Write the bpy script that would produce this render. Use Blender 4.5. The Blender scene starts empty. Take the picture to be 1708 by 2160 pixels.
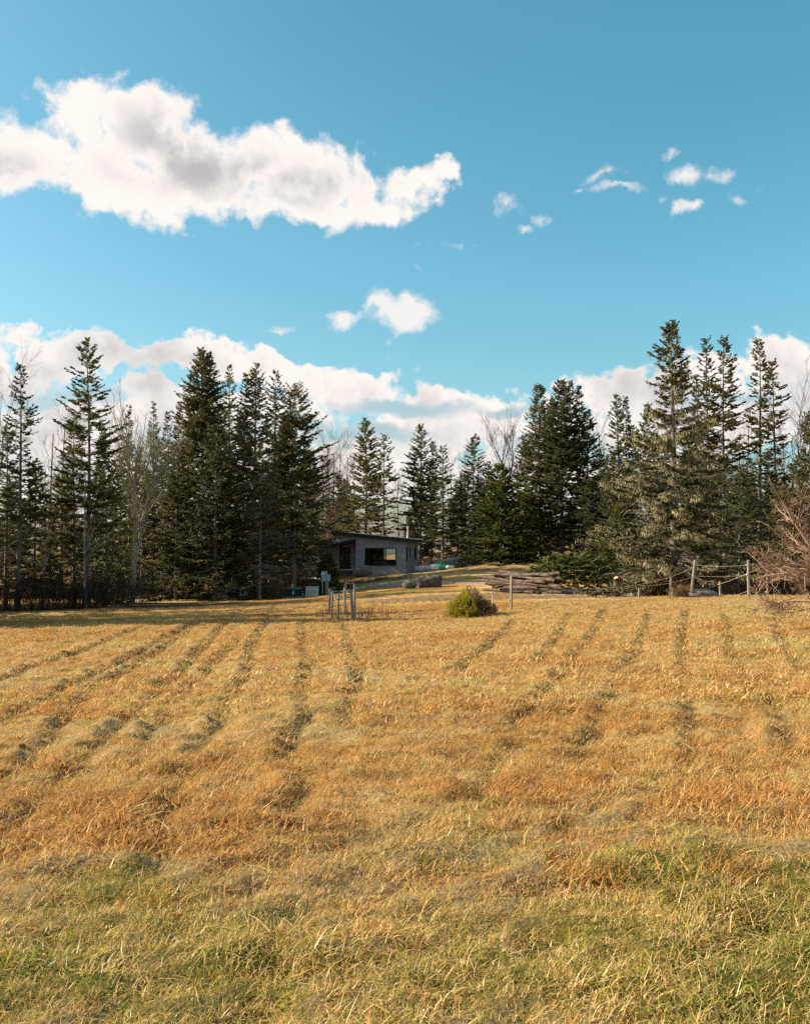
import bpy, math, random
import numpy as np
from mathutils import Vector

C = bpy.context.scene.collection
SC = bpy.context.scene
R = math.radians
rng = np.random.default_rng(11)

# ------------------------------------------------------------------ camera, sky, sun, exposure
FPX, CX, CY, HOR = 2100.0, 854.0, 1080.0, 1172.0      # photo measured at 1708 x 2160
EYE = 1.65
PITCH = math.atan((HOR - CY) / FPX)
cam_d = bpy.data.cameras.new('camera'); cam = bpy.data.objects.new('camera', cam_d); C.objects.link(cam)
cam.location = (0, 0, EYE); cam.rotation_euler = (math.pi / 2 + PITCH, 0, 0)
cam_d.sensor_fit = 'VERTICAL'; cam_d.sensor_height = 36.0; cam_d.lens = FPX / 2160.0 * 36.0
cam_d.clip_start = 0.05; cam_d.clip_end = 4000
SC.camera = cam
SUN_AZ, SUN_EL = R(-87), R(29)                         # left of and ahead of the camera
SDIR = Vector((math.sin(SUN_AZ) * math.cos(SUN_EL), math.cos(SUN_AZ) * math.cos(SUN_EL), math.sin(SUN_EL)))
sun_d = bpy.data.lights.new('sun', 'SUN'); sun = bpy.data.objects.new('sun', sun_d); C.objects.link(sun)
sun_d.energy = 4.4; sun_d.angle = R(0.5); sun_d.color = (1.0, 0.86, 0.66)
sun.rotation_euler = SDIR.to_track_quat('Z', 'Y').to_euler()
SC.view_settings.view_transform = 'Standard'; SC.view_settings.look = 'None'
SC.view_settings.exposure = 1.3; SC.view_settings.gamma = 1.0
SC.view_settings.use_curve_mapping = False
SC.cycles.max_bounces = 6; SC.cycles.diffuse_bounces = 3; SC.cycles.glossy_bounces = 3
SC.cycles.transmission_bounces = 4; SC.cycles.transparent_max_bounces = 6
SC.cycles.use_denoising = False
SC.cycles.sample_clamp_indirect = 4.0

def pdir(px, py):
    a, b = (px - CX) / FPX, (CY - py) / FPX
    return np.array([a, math.cos(PITCH) - b * math.sin(PITCH), math.sin(PITCH) + b * math.cos(PITCH)])
def at(px, py, Y):
    d = pdir(px, py); return np.array([0, 0, EYE]) + d * (Y / d[1])
def pang(px, py):
    d = pdir(px, py); d = d / np.linalg.norm(d)
    return math.atan2(d[0], d[1]), math.asin(d[2])

class NT:
    """small helper for writing node trees"""
    def __init__(s, nt): s.t = nt
    def n(s, typ, **kw):
        nd = s.t.nodes.new(typ)
        for k, v in kw.items(): setattr(nd, k, v)
        return nd
    def put(s, sock, v):
        if isinstance(v, bpy.types.NodeSocket): s.t.links.new(v, sock)
        elif v is not None: sock.default_value = v
    def m(s, op, a, b=None, c=None, clamp=False):
        nd = s.n('ShaderNodeMath', operation=op, use_clamp=clamp)
        s.put(nd.inputs[0], a); s.put(nd.inputs[1], b); s.put(nd.inputs[2], c)
        return nd.outputs[0]
    def vm(s, op, a, b=None, c=None):
        nd = s.n('ShaderNodeVectorMath', operation=op)
        s.put(nd.inputs[0], a); s.put(nd.inputs[1], b)
        if c is not None: s.put(nd.inputs[2], c)
        return nd.outputs['Value'] if op in ('LENGTH', 'DOT_PRODUCT') else nd.outputs[0]
    def ss(s, v, lo, hi, a=0.0, b=1.0):
        nd = s.n('ShaderNodeMapRange', interpolation_type='SMOOTHSTEP')
        for i, x in enumerate((v, lo, hi, a, b)): s.put(nd.inputs[i], x)
        return nd.outputs[0]
    def mix(s, f, a, b, blend='MIX'):
        nd = s.n('ShaderNodeMix', data_type='RGBA', blend_type=blend)
        s.put(nd.inputs[0], f); s.put(nd.inputs[6], a); s.put(nd.inputs[7], b)
        return nd.outputs[2]
    def noise(s, vec, scale, detail=4, rough=0.55, dist=0.0, dim='3D'):
        nd = s.n('ShaderNodeTexNoise', noise_dimensions=dim)
        s.put(nd.inputs['Vector'], vec); s.put(nd.inputs['Scale'], scale); s.put(nd.inputs['Detail'], detail)
        s.put(nd.inputs['Roughness'], rough); s.put(nd.inputs['Distortion'], dist)
        return nd.outputs[0]
    def ramp(s, f, stops):
        nd = s.n('ShaderNodeValToRGB'); s.put(nd.inputs[0], f); el = nd.color_ramp.elements
        while len(el) < len(stops): el.new(0.5)
        for e, (p, c) in zip(el, stops): e.position = p; e.color = (*c, 1)
        return nd.outputs[0]

world = bpy.data.worlds.new('World'); SC.world = world; world.use_nodes = True
W = NT(world.node_tree); world.node_tree.nodes.clear()
nish = W.n('ShaderNodeTexSky', sky_type='NISHITA')
nish.sun_disc = False; nish.sun_elevation = SUN_EL; nish.sun_rotation = SUN_AZ
nish.altitude = 0; nish.air_density = 1.0; nish.dust_density = 1.9; nish.ozone_density = 2.0
tc = W.n('ShaderNodeTexCoord'); gen = tc.outputs['Generated']
sep = W.n('ShaderNodeSeparateXYZ'); W.put(sep.inputs[0], gen)
az = W.m('ARCTAN2', sep.outputs[0], sep.outputs[1]); el = W.m('ARCSINE', sep.outputs[2])
comb = W.n('ShaderNodeCombineXYZ'); W.put(comb.inputs[0], az); W.put(comb.inputs[1], el)
p0 = comb.outputs[0]
# uneven, billowing distortion of the cloud outlines
wn = W.n('ShaderNodeTexNoise'); W.put(wn.inputs['Vector'], p0); wn.inputs['Scale'].default_value = 9; wn.inputs['Detail'].default_value = 6; wn.inputs['Roughness'].default_value = 0.62
wv = W.vm('SUBTRACT', wn.outputs[1], (0.5, 0.5, 0.5))
pw = W.vm('ADD', p0, W.vm('MULTIPLY', wv, (0.085, 0.07, 0)))
def blobs(vec, items, sharp=1.0):
    acc = None
    for px, py, rx, ry, wt in items:
        a, e = pang(px, py)
        d = W.vm('MULTIPLY', W.vm('SUBTRACT', vec, (a, e, 0)), (FPX / rx, FPX / ry, 0))
        L = W.vm('LENGTH', d)
        v = W.m('MULTIPLY_ADD', L, -wt, wt)
        acc = v if acc is None else W.m('SMOOTH_MAX', acc, v, 0.10)
    return acc
BIG = [(20, 340, 190, 105, 1), (165, 245, 125, 105, 1), (300, 275, 170, 120, 1.1), (250, 375, 260, 110, 1.1), (430, 350, 220, 125, 1.1),
       (570, 330, 130, 105, 1), (650, 375, 190, 110, 1.05), (640, 415, 200, 72, 1), (790, 420, 140, 52, 1), (865, 392, 120, 54, .95), (940, 372, 62, 32, .75)]
SMALL = [(1065, 422, 78, 34, 0.57), (1150, 443, 51, 23, 0.48), (1108, 470, 40, 23, 0.46), (1268, 374, 62, 23, 0.46), (1300, 400, 70, 22, 0.52), (1248, 401, 22, 12, 0.46), (1420, 366, 84, 36, 0.69), (1390, 330, 22, 36, 0.41), (1480, 362, 68, 29, 0.48), (1535, 352, 35, 23, 0.29), (1570, 402, 76, 26, 0.41), (1438, 442, 62, 25, 0.57), (1378, 420, 27, 13, 0.29), (268, 158, 54, 21, 0.34), (890, 505, 46, 13, 0.3), (985, 505, 62, 13, 0.23), (740, 604, 62, 13, 0.3), (884, 568, 19, 10, 0.29), (595, 684, 94, 23, 0.57), (712, 680, 78, 26, 0.63), (835, 668, 119, 55, 1), (775, 655, 54, 31, 0.69)]
BANK = [(40, 700, 80, 50, .8), (170, 755, 230, 90, 1.1), (20, 800, 160, 80, 1), (430, 760, 135, 84, 1.1), (545, 785, 110, 68, 1), (330, 830, 170, 60, .9),
        (740, 830, 220, 82, 1.1), (620, 825, 150, 78, 1), (930, 860, 210, 80, 1.1), (1050, 880, 130, 66, 1), (1135, 880, 80, 44, .8),
        (450, 900, 520, 110, 1.2), (100, 910, 360, 110, 1.1), (900, 930, 420, 90, 1.1), (1150, 930, 230, 74, .9), (760, 1000, 520, 90, 1.1), (1310, 830, 170, 86, 1.1), (1205, 815, 90, 30, .6), (1480, 810, 190, 90, 1.1),
        (1640, 800, 160, 110, 1.1), (1760, 850, 280, 150, 1.1), (1430, 900, 330, 110, 1.1), (1050, 1010, 500, 80, .9), (300, 1010, 580, 90, 1)]
VOIDS = [(850, 862, 190, 26, 1), (140, 835, 170, 24, 1), (640, 905, 140, 24, .9), (1060, 868, 60, 18, .8), (760, 925, 180, 26, 1), (1180, 950, 150, 30, .9), (600, 850, 60, 14, .6), (400, 930, 160, 22, .7), (1560, 850, 200, 24, .6), (820, 850, 60, 14, .7)]
GREYS = [(365, 290, 160, 95, 1), (430, 355, 240, 75, .9), (600, 395, 240, 58, .9), (720, 380, 140, 60, 1), (5, 365, 140, 52, .8)]
fine = W.noise(p0, 34, 7, 0.62)
puff = W.n('ShaderNodeTexVoronoi', feature='SMOOTH_F1'); W.put(puff.inputs['Vector'], pw)
puff.inputs['Scale'].default_value = 30; puff.inputs['Smoothness'].default_value = 0.5; puff.inputs['Detail'].default_value = 2.5; puff.inputs['Roughness'].default_value = 0.5
edge = W.m('ADD', W.m('MULTIPLY', W.m('SUBTRACT', fine, 0.5), 0.75), W.m('MULTIPLY', W.m('SUBTRACT', 0.42, puff.outputs['Distance']), 0.36))
# unseen cumulus beyond the frame, cover and low bank thickened for fill light
gnz = W.noise(W.vm('MULTIPLY', p0, (1, 1.9, 0)), 3.4, 5, 0.55)
away = W.m('MAXIMUM', W.ss(W.m('ABSOLUTE', az), 0.46, 0.62), W.ss(el, 0.62, 0.8))
gband = W.ss(el, 0.26, 0.10, 0.0, 0.42)
gen_c = W.m('MULTIPLY_ADD', W.m('SUBTRACT', W.m('ADD', gnz, gband), 0.53), 4.0, W.m('MULTIPLY_ADD', away, 3.0, -3.0))
def dens(items, amp):
    return W.m('MULTIPLY_ADD', edge, amp, blobs(pw, items))
dbig, dsm, dbk = dens(BIG, 1.25), dens(SMALL, 1.0), dens(BANK, 1.55)
void = W.ss(W.m('ADD', blobs(pw, VOIDS), W.m('MULTIPLY', W.m('SUBTRACT', fine, 0.5), 0.9)), -0.15, 0.75)
a_big = W.ss(dbig, 0.0, 0.38); a_sm = W.m('MULTIPLY', W.ss(dsm, 0.0, 0.42), 0.88); a_gn = W.ss(gen_c, 0.0, 0.5)
a_bk = W.m('MULTIPLY', W.ss(dbk, 0.0, 0.26), W.m('MULTIPLY_ADD', void, -0.5, 1.0))
alpha = W.m('MAXIMUM', W.m('MAXIMUM', a_big, a_sm), W.m('MAXIMUM', a_bk, a_gn))
soft = W.noise(p0, 9.0, 5, 0.55); soft2 = W.noise(W.vm('ADD', p0, (0.012, -0.016, 0.3)), 9.0, 5, 0.55)
relief_ = W.m('MULTIPLY', W.m('SUBTRACT', soft2, soft), 3.0)
sv = W.m('MULTIPLY', W.m('SUBTRACT', soft, 0.5), 1.6)
grey_b = W.m('MULTIPLY', W.ss(W.m('ADD', W.m('MULTIPLY', blobs(p0, GREYS), 0.9), W.m('MULTIPLY', sv, 0.7)), -0.22, 0.85), W.ss(dbig, 0.2, 0.9))
grey_k = W.m('MULTIPLY', W.ss(W.m('ADD', W.m('MULTIPLY', dbk, 0.75), W.m('MULTIPLY', sv, 1.9)), 0.05, 1.15), 0.72)
grey_k = W.m('MAXIMUM', W.m('ADD', grey_k, 0.05), W.m('MULTIPLY', void, 0.92))
grey_g = W.m('MULTIPLY', W.ss(gen_c, 0.4, 1.6), 0.6)
grey = W.m('MAXIMUM', W.m('MAXIMUM', W.m('MULTIPLY', grey_b, a_big), W.m('MULTIPLY', grey_k, W.m('SUBTRACT', 1.0, a_big))), grey_g, clamp=True)
SKYK = 0.062
ccol = W.mix(grey, (6.7, 6.3, 6.0, 1), (3.5, 3.35, 3.5, 1))
# the photograph's cyan grade of the blue
hs = W.n('ShaderNodeHueSaturation'); W.put(hs.inputs['Color'], nish.outputs[0])
hs.inputs['Hue'].default_value = 0.461; hs.inputs['Saturation'].default_value = 1.28; hs.inputs['Value'].default_value = 1.22
sky = W.mix(1.0, hs.outputs[0], (1.0, 1.0, 1.0, 1), 'MULTIPLY')
col = W.mix(alpha, sky, ccol)
bg = W.n('ShaderNodeBackground'); W.put(bg.inputs[0], col); bg.inputs[1].default_value = SKYK
wo = W.n('ShaderNodeOutputWorld'); W.put(wo.inputs[0], bg.outputs[0])

# ------------------------------------------------------------------ helpers
def tag(o, label=None, cat=None, group=None, kind=None):
    if label: o['label'] = label
    if cat: o['category'] = cat
    if group: o['group'] = group
    if kind: o['kind'] = kind
    return o
def empty(name, loc, rz=0.0, label=None, cat=None, group=None):
    o = bpy.data.objects.new(name, None); C.objects.link(o); o.location = tuple(float(v) for v in loc); o.rotation_euler = (0, 0, rz)
    return tag(o, label, cat, group)
def link(name, me, parent=None):
    o = bpy.data.objects.new(name, me); C.objects.link(o)
    if parent is not None: o.parent = parent
    return o
class MB:
    def __init__(s): s.v, s.f, s.t, s.n = [], [], [], 0
    def add(s, v, f, tint=0.5):
        v = np.asarray(v, float).reshape(-1, 3); f = np.asarray(f, int)
        s.v.append(v); s.f.append(f + s.n)
        s.t.append(np.broadcast_to(np.asarray(tint, float), (len(v),)).copy()); s.n += len(v)
        return s
    def mesh(s, name, mat, smooth=False):
        me = bpy.data.meshes.new(name)
        v = np.concatenate(s.v) if s.v else np.zeros((0, 3))
        me.vertices.add(len(v)); me.vertices.foreach_set('co', v.astype(np.float32).ravel())
        ls, tot = [], []
        for f in s.f: ls.append(f.ravel()); tot.append(np.full(len(f), f.shape[1]))
        ls = np.concatenate(ls).astype(np.int32); tot = np.concatenate(tot).astype(np.int32)
        me.loops.add(len(ls)); me.loops.foreach_set('vertex_index', ls)
        st = np.concatenate([[0], np.cumsum(tot)[:-1]]).astype(np.int32)
        me.polygons.add(len(tot)); me.polygons.foreach_set('loop_start', st); me.polygons.foreach_set('loop_total', tot)
        me.polygons.foreach_set('use_smooth', np.full(len(tot), smooth))
        a = me.attributes.new('tint', 'FLOAT', 'POINT'); a.data.foreach_set('value', np.concatenate(s.t).astype(np.float32))
        me.update(calc_edges=True)
        if mat: me.materials.append(mat)
        return me
    def build(s, name, mat, parent=None, smooth=False): return link(name, s.mesh(name, mat, smooth), parent)
    # shapes
    def box(s, x0, x1, y0, y1, z0, z1, tint=0.5, bev=0.0):
        if bev <= 0:
            v = [(x, y, z) for z in (z0, z1) for y in (y0, y1) for x in (x0, x1)]
            return s.add(v, [(0, 2, 3, 1), (4, 5, 7, 6), (0, 1, 5, 4), (2, 6, 7, 3), (0, 4, 6, 2), (1, 3, 7, 5)], tint)
        rings = []
        for z, i in ((z0, bev), (z0 + bev, 0), (z1 - bev, 0), (z1, bev)):
            b = bev
            xa, xb, ya, yb = x0 + i, x1 - i, y0 + i, y1 - i
            rings.append([(xa + b, ya, z), (xb - b, ya, z), (xb, ya + b, z), (xb, yb - b, z), (xb - b, yb, z), (xa + b, yb, z), (xa, yb - b, z), (xa, ya + b, z)])
        v = [p for r in rings for p in r]
        f = [(k * 8 + j, k * 8 + (j + 1) % 8, k * 8 + 8 + (j + 1) % 8, k * 8 + 8 + j) for k in range(3) for j in range(8)]
        s.add(v, f, tint)
        n = s.n - 32
        s.f.append(np.array([[n + 24 + j for j in range(8)]])); s.f.append(np.array([[n + 7 - j for j in range(8)]]))
        return s
    def hexa(s, pts, tint=0.5):   # eight corners, the lower four then the upper four
        return s.add(pts, [(3, 2, 1, 0), (4, 5, 6, 7), (0, 1, 5, 4), (1, 2, 6, 5), (2, 3, 7, 6), (3, 0, 4, 7)], tint)
    def tubes(s, P, rad, sides=3, tint=0.5, cap=False):
        P = np.asarray(P, float)
        if P.ndim == 2: P = P[None]
        N, K, _ = P.shape
        rad = np.broadcast_to(np.asarray(rad, float), (N, K))
        d = P[:, -1] - P[:, 0]; d /= np.maximum(np.linalg.norm(d, axis=1, keepdims=True), 1e-9)
        ref = np.where(np.abs(d[:, 2:3]) > 0.9, [[1.0, 0, 0]], [[0, 0, 1.0]])
        a = np.cross(d, ref); a /= np.linalg.norm(a, axis=1, keepdims=True); b = np.cross(d, a)
        th = np.arange(sides) * 2 * math.pi / sides
        off = np.cos(th)[None, :, None] * a[:, None] + np.sin(th)[None, :, None] * b[:, None]
        V = P[:, :, None] + rad[:, :, None, None] * off[:, None]
        base = np.arange(N)[:, None, None] * K * sides + np.arange(K - 1)[None, :, None] * sides
        j = np.arange(sides)[None, None]; j2 = (j + 1) % sides
        F = np.stack([base + j, base + j2, base + sides + j2, base + sides + j], -1).reshape(-1, 4)
        t = np.repeat(np.broadcast_to(np.asarray(tint, float), (N,)), K * sides)
        n0 = s.n
        s.add(V.reshape(-1, 3), F, t)
        if cap:
            for i in range(N):
                s.f.append(np.array([[n0 + i * K * sides + q for q in range(sides - 1, -1, -1)]]))
                s.f.append(np.array([[n0 + (i * K + K - 1) * sides + q for q in range(sides)]]))
        return s
    def rhombs(s, o, d, side, L, w, tint):
        m = o + d * (L * 0.42)[:, None]
        V = np.stack([o, m + side * w[:, None], o + d * L[:, None], m - side * w[:, None]], 1)
        N = len(o)
        return s.add(V.reshape(-1, 3), np.arange(N * 4).reshape(N, 4), np.repeat(tint, 4))
def nrm(a): return a / np.maximum(np.linalg.norm(a, axis=-1, keepdims=True), 1e-9)

# value noise for placing and shaping things
_LAT = np.random.default_rng(5).random((256, 256))
def vnoise(x, y):
    x = np.asarray(x, float); y = np.asarray(y, float)
    i, j = np.floor(x).astype(int), np.floor(y).astype(int); u, v = x - i, y - j
    u = u * u * (3 - 2 * u); v = v * v * (3 - 2 * v)
    g = lambda a, b: _LAT[a % 256, b % 256]
    return (g(i, j) * (1 - u) + g(i + 1, j) * u) * (1 - v) + (g(i, j + 1) * (1 - u) + g(i + 1, j + 1) * u) * v
def fbm(x, y, sc, octv=4, off=0.0):
    t, a, n = 0.0, 1.0, 0.0
    for k in range(octv):
        t = t + a * vnoise(np.asarray(x) * sc + 17.3 * k + off, np.asarray(y) * sc + 9.1 * k + off * 1.7); n += a; a *= 0.5; sc *= 2.03
    return t / n
def sstep(a, b, x): 
    t = np.clip((np.asarray(x, float) - a) / (b - a), 0, 1); return t * t * (3 - 2 * t)

# ------------------------------------------------------------------ materials
def mat(name, fn):
    m = bpy.data.materials.new(name); m.use_nodes = True; m.node_tree.nodes.clear()
    T = NT(m.node_tree); out = T.n('ShaderNodeOutputMaterial'); T.put(out.inputs[0], fn(T)); return m
def pbsdf(T, col, rough=0.8, metal=0.0, bump=None, bstr=0.3, bdist=0.02, spec=0.3):
    b = T.n('ShaderNodeBsdfPrincipled'); T.put(b.inputs['Base Color'], col); T.put(b.inputs['Roughness'], rough)
    b.inputs['Metallic'].default_value = metal; b.inputs['Specular IOR Level'].default_value = spec
    if bump is not None:
        bp = T.n('ShaderNodeBump'); bp.inputs['Strength'].default_value = bstr; bp.inputs['Distance'].default_value = bdist
        T.put(bp.inputs['Height'], bump); T.put(b.inputs['Normal'], bp.outputs[0])
    return b.outputs[0]
def attr(T, name, inst=False):
    a = T.n('ShaderNodeAttribute', attribute_name=name)
    if inst: a.attribute_type = 'INSTANCER'
    return a
def opos(T): return T.n('ShaderNodeTexCoord').outputs['Object']
def wpos(T): return T.n('ShaderNodeNewGeometry').outputs['Position']
def speckle(name, c1, c2, scale, rough=0.85, bstr=0.4, bdist=0.02, metal=0, c3=None, stretch=(1, 1, 1)):
    def fn(T):
        p = T.vm('MULTIPLY', opos(T), stretch); n = T.noise(p, scale, 6, 0.65)
        col = T.ramp(n, [(0.3, c1), (0.68, c2)] if c3 is None else [(0.28, c1), (0.5, c2), (0.72, c3)])
        return pbsdf(T, col, rough, metal, n, bstr, bdist)
    return mat(name, fn)
def leafy(name, c1, c2, transl=0.25, c3=None, patch=0.6):
    def fn(T):
        t = attr(T, 'tint').outputs['Fac']
        n = T.noise(wpos(T), patch, 3, 0.6)
        ob = T.n('ShaderNodeObjectInfo').outputs['Random']
        f = T.m('ADD', T.m('MULTIPLY_ADD', ob, 0.34, -0.17), T.m('ADD', T.m('MULTIPLY', t, 0.6), T.m('MULTIPLY_ADD', n, 0.9, -0.25)), clamp=True)
        col = T.ramp(f, [(0.1, c1), (0.85, c2)] if c3 is None else [(0.08, c1), (0.5, c2), (0.92, c3)])
        d = T.n('ShaderNodeBsdfDiffuse'); T.put(d.inputs[0], col)
        tr = T.n('ShaderNodeBsdfTranslucent'); T.put(tr.inputs[0], col)
        mx = T.n('ShaderNodeMixShader'); mx.inputs[0].default_value = transl
        T.put(mx.inputs[1], d.outputs[0]); T.put(mx.inputs[2], tr.outputs[0]); return mx.outputs[0]
    return mat(name, fn)
M = {}
M['needle'] = leafy('spruce_needles', (0.060, 0.065, 0.028), (0.138, 0.139, 0.056), 0.36, (0.225, 0.205, 0.092))
M['needle_dark'] = leafy('dark_spruce_needles', (0.050, 0.060, 0.030), (0.112, 0.120, 0.054), 0.36, (0.185, 0.175, 0.080))
M['needle_green'] = leafy('green_spruce_needles', (0.054, 0.076, 0.019), (0.122, 0.148, 0.036), 0.32, (0.195, 0.20, 0.056))
M['lichen'] = leafy('pale_lichen', (0.24, 0.22, 0.125), (0.42, 0.385, 0.235), 0.35, (0.56, 0.52, 0.34))
M['dead_twig'] = leafy('grey_dead_twigs', (0.09, 0.075, 0.06), (0.19, 0.165, 0.135), 0.0, (0.32, 0.29, 0.24))
M['bark'] = speckle('spruce_bark', (0.045, 0.036, 0.03), (0.13, 0.11, 0.095), 7, c3=(0.24, 0.22, 0.2), stretch=(1, 1, 0.35), bdist=0.03)
M['bark_pale'] = speckle('pale_lichened_bark', (0.12, 0.11, 0.09), (0.28, 0.27, 0.22), 8, c3=(0.46, 0.45, 0.38), stretch=(1, 1, 0.4))
M['twig_pale'] = leafy('pale_lichened_twigs', (0.18, 0.16, 0.11), (0.34, 0.315, 0.22), 0.0, (0.48, 0.45, 0.33))
M['twig_brown'] = leafy('brown_twigs', (0.06, 0.042, 0.035), (0.13, 0.09, 0.075), 0.0, (0.19, 0.14, 0.12))
M['twig_dark'] = leafy('dark_twigs', (0.025, 0.02, 0.015), (0.06, 0.048, 0.036), 0.0)
M['twig_red'] = leafy('reddish_twigs', (0.15, 0.085, 0.055), (0.31, 0.205, 0.135), 0.0, (0.50, 0.39, 0.29), 2.0)
M['wood_post'] = speckle('weathered_post_wood', (0.10, 0.085, 0.062), (0.22, 0.19, 0.14), 16, c3=(0.33, 0.29, 0.22), stretch=(1, 1, 0.12), bdist=0.01)
M['rope'] = speckle('pale_fence_rope', (0.30, 0.26, 0.18), (0.55, 0.50, 0.40), 40)
M['insul'] = speckle('white_insulator_plastic', (0.6, 0.6, 0.56), (0.8, 0.8, 0.77), 30, rough=0.4)
M['rock'] = speckle('grey_granite', (0.07, 0.062, 0.055), (0.16, 0.145, 0.125), 3.5, c3=(0.27, 0.25, 0.22), bstr=0.8, bdist=0.06)
M['rock_dark'] = speckle('dark_lichened_rock', (0.025, 0.02, 0.018), (0.085, 0.068, 0.058), 3.2, c3=(0.21, 0.18, 0.16), bstr=0.9, bdist=0.08, stretch=(1, 1, 1.6))
M['log_bark'] = speckle('log_bark', (0.025, 0.018, 0.013), (0.085, 0.060, 0.043), 7, c3=(0.20, 0.155, 0.115), stretch=(0.5, 1, 1), bdist=0.03)
M['log_cut'] = speckle('fresh_cut_wood', (0.50, 0.29, 0.15), (0.72, 0.48, 0.28), 5, c3=(0.80, 0.60, 0.40))
M['gravel'] = speckle('grey_gravel', (0.13, 0.112, 0.092), (0.235, 0.205, 0.17), 14, c3=(0.33, 0.295, 0.25), bstr=0.6)
M['gravel_dark'] = speckle('dark_gravel', (0.06, 0.044, 0.032), (0.12, 0.092, 0.068), 12, c3=(0.18, 0.145, 0.11), bstr=0.8, bdist=0.05)
M['soil'] = speckle('dark_soil', (0.04, 0.027, 0.018), (0.10, 0.066, 0.044), 6, c3=(0.12, 0.085, 0.06))
M['roof'] = speckle('dark_metal_roof', (0.30, 0.32, 0.345), (0.40, 0.42, 0.44), 5, rough=0.35, metal=0.0, bstr=0.02)
M['fascia'] = speckle('black_fascia', (0.010, 0.012, 0.016), (0.022, 0.025, 0.03), 8, rough=0.5, bstr=0.05)
M['frame'] = speckle('black_window_frame', (0.010, 0.011, 0.012), (0.02, 0.021, 0.022), 10, rough=0.4, bstr=0.05)
M['steel'] = speckle('stainless_flue', (0.50, 0.50, 0.51), (0.72, 0.72, 0.73), 9, rough=0.28, metal=0.9, bstr=0.05)
M['deck'] = speckle('deck_boards', (0.55, 0.46, 0.41), (0.72, 0.62, 0.56), 5, stretch=(1, 8, 1))
M['deck_skirt'] = speckle('dark_red_deck_skirt', (0.055, 0.032, 0.026), (0.11, 0.07, 0.055), 5)
M['interior'] = speckle('dark_timber_interior', (0.05, 0.035, 0.025), (0.10, 0.075, 0.05), 3, stretch=(1, 1, 4))
M['concrete'] = speckle('concrete', (0.24, 0.235, 0.22), (0.38, 0.37, 0.34), 6)
M['pale_base'] = speckle('pale_plaster_base', (0.42, 0.40, 0.35), (0.56, 0.53, 0.47), 2)
M['green_box'] = speckle('dark_green_paint', (0.016, 0.045, 0.032), (0.026, 0.062, 0.046), 5, rough=0.42, bstr=0.04)
M['green_lid'] = speckle('faded_green_paint', (0.10, 0.20, 0.17), (0.14, 0.25, 0.21), 5, rough=0.45, bstr=0.04)
M['cabinet'] = speckle('off_white_painted_metal', (0.60, 0.60, 0.58), (0.68, 0.68, 0.66), 4, rough=0.5, bstr=0.03)
M['cab_grey'] = speckle('grey_louvre_metal', (0.30, 0.33, 0.33), (0.38, 0.41, 0.41), 6, rough=0.5, bstr=0.03)
M['meter'] = speckle('grey_blue_meter_box', (0.30, 0.37, 0.38), (0.38, 0.45, 0.46), 5, rough=0.5, bstr=0.03)
M['pvc'] = speckle('grey_conduit', (0.36, 0.39, 0.42), (0.46, 0.49, 0.52), 8, rough=0.5)
M['lens'] = speckle('meter_glass', (0.55, 0.57, 0.6), (0.7, 0.72, 0.74), 10, rough=0.15)
M['black'] = speckle('black_cavity', (0.006, 0.006, 0.006), (0.014, 0.013, 0.012), 8)
M['label_w'] = speckle('white_sticker', (0.62, 0.64, 0.7), (0.74, 0.76, 0.8), 8, rough=0.5)
M['label_o'] = speckle('orange_sticker', (0.62, 0.2, 0.05), (0.75, 0.28, 0.08), 8, rough=0.5)
M['label_r'] = speckle('dark_red_lettering', (0.13, 0.03, 0.03), (0.2, 0.05, 0.05), 8, rough=0.5)
M['bag_green'] = speckle('green_bag_plastic', (0.015, 0.25, 0.10), (0.04, 0.40, 0.18), 3, rough=0.4)
M['bag_white'] = speckle('white_bag_plastic', (0.50, 0.54, 0.50), (0.74, 0.76, 0.72), 5, rough=0.4)
M['bag_blue'] = speckle('blue_white_bag_plastic', (0.34, 0.40, 0.52), (0.66, 0.68, 0.72), 7, rough=0.4)
M['tarp'] = speckle('pale_blue_tarp', (0.34, 0.54, 0.62), (0.58, 0.72, 0.77), 3, rough=0.5)
M['tarp_buff'] = speckle('buff_tarp', (0.34, 0.32, 0.25), (0.48, 0.45, 0.36), 3, rough=0.6)
M['yellow_wood'] = speckle('fresh_yellow_wood', (0.50, 0.31, 0.09), (0.66, 0.43, 0.16), 9, stretch=(1, 1, 0.2))
M['petal'] = speckle('yellow_petals', (0.75, 0.45, 0.01), (0.85, 0.58, 0.03), 9)
M['bush'] = leafy('gorse_leaves', (0.10, 0.10, 0.014), (0.28, 0.25, 0.03), 0.4, (0.50, 0.42, 0.07), 3.0)
M['bush_dry'] = leafy('dry_bush_leaves', (0.09, 0.05, 0.03), (0.20, 0.12, 0.065), 0.25, (0.36, 0.25, 0.14), 3.0)
M['dry_reed'] = leafy('dry_red_grass', (0.12, 0.065, 0.035), (0.22, 0.13, 0.07), 0.2, (0.33, 0.22, 0.12), 2.0)
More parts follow.
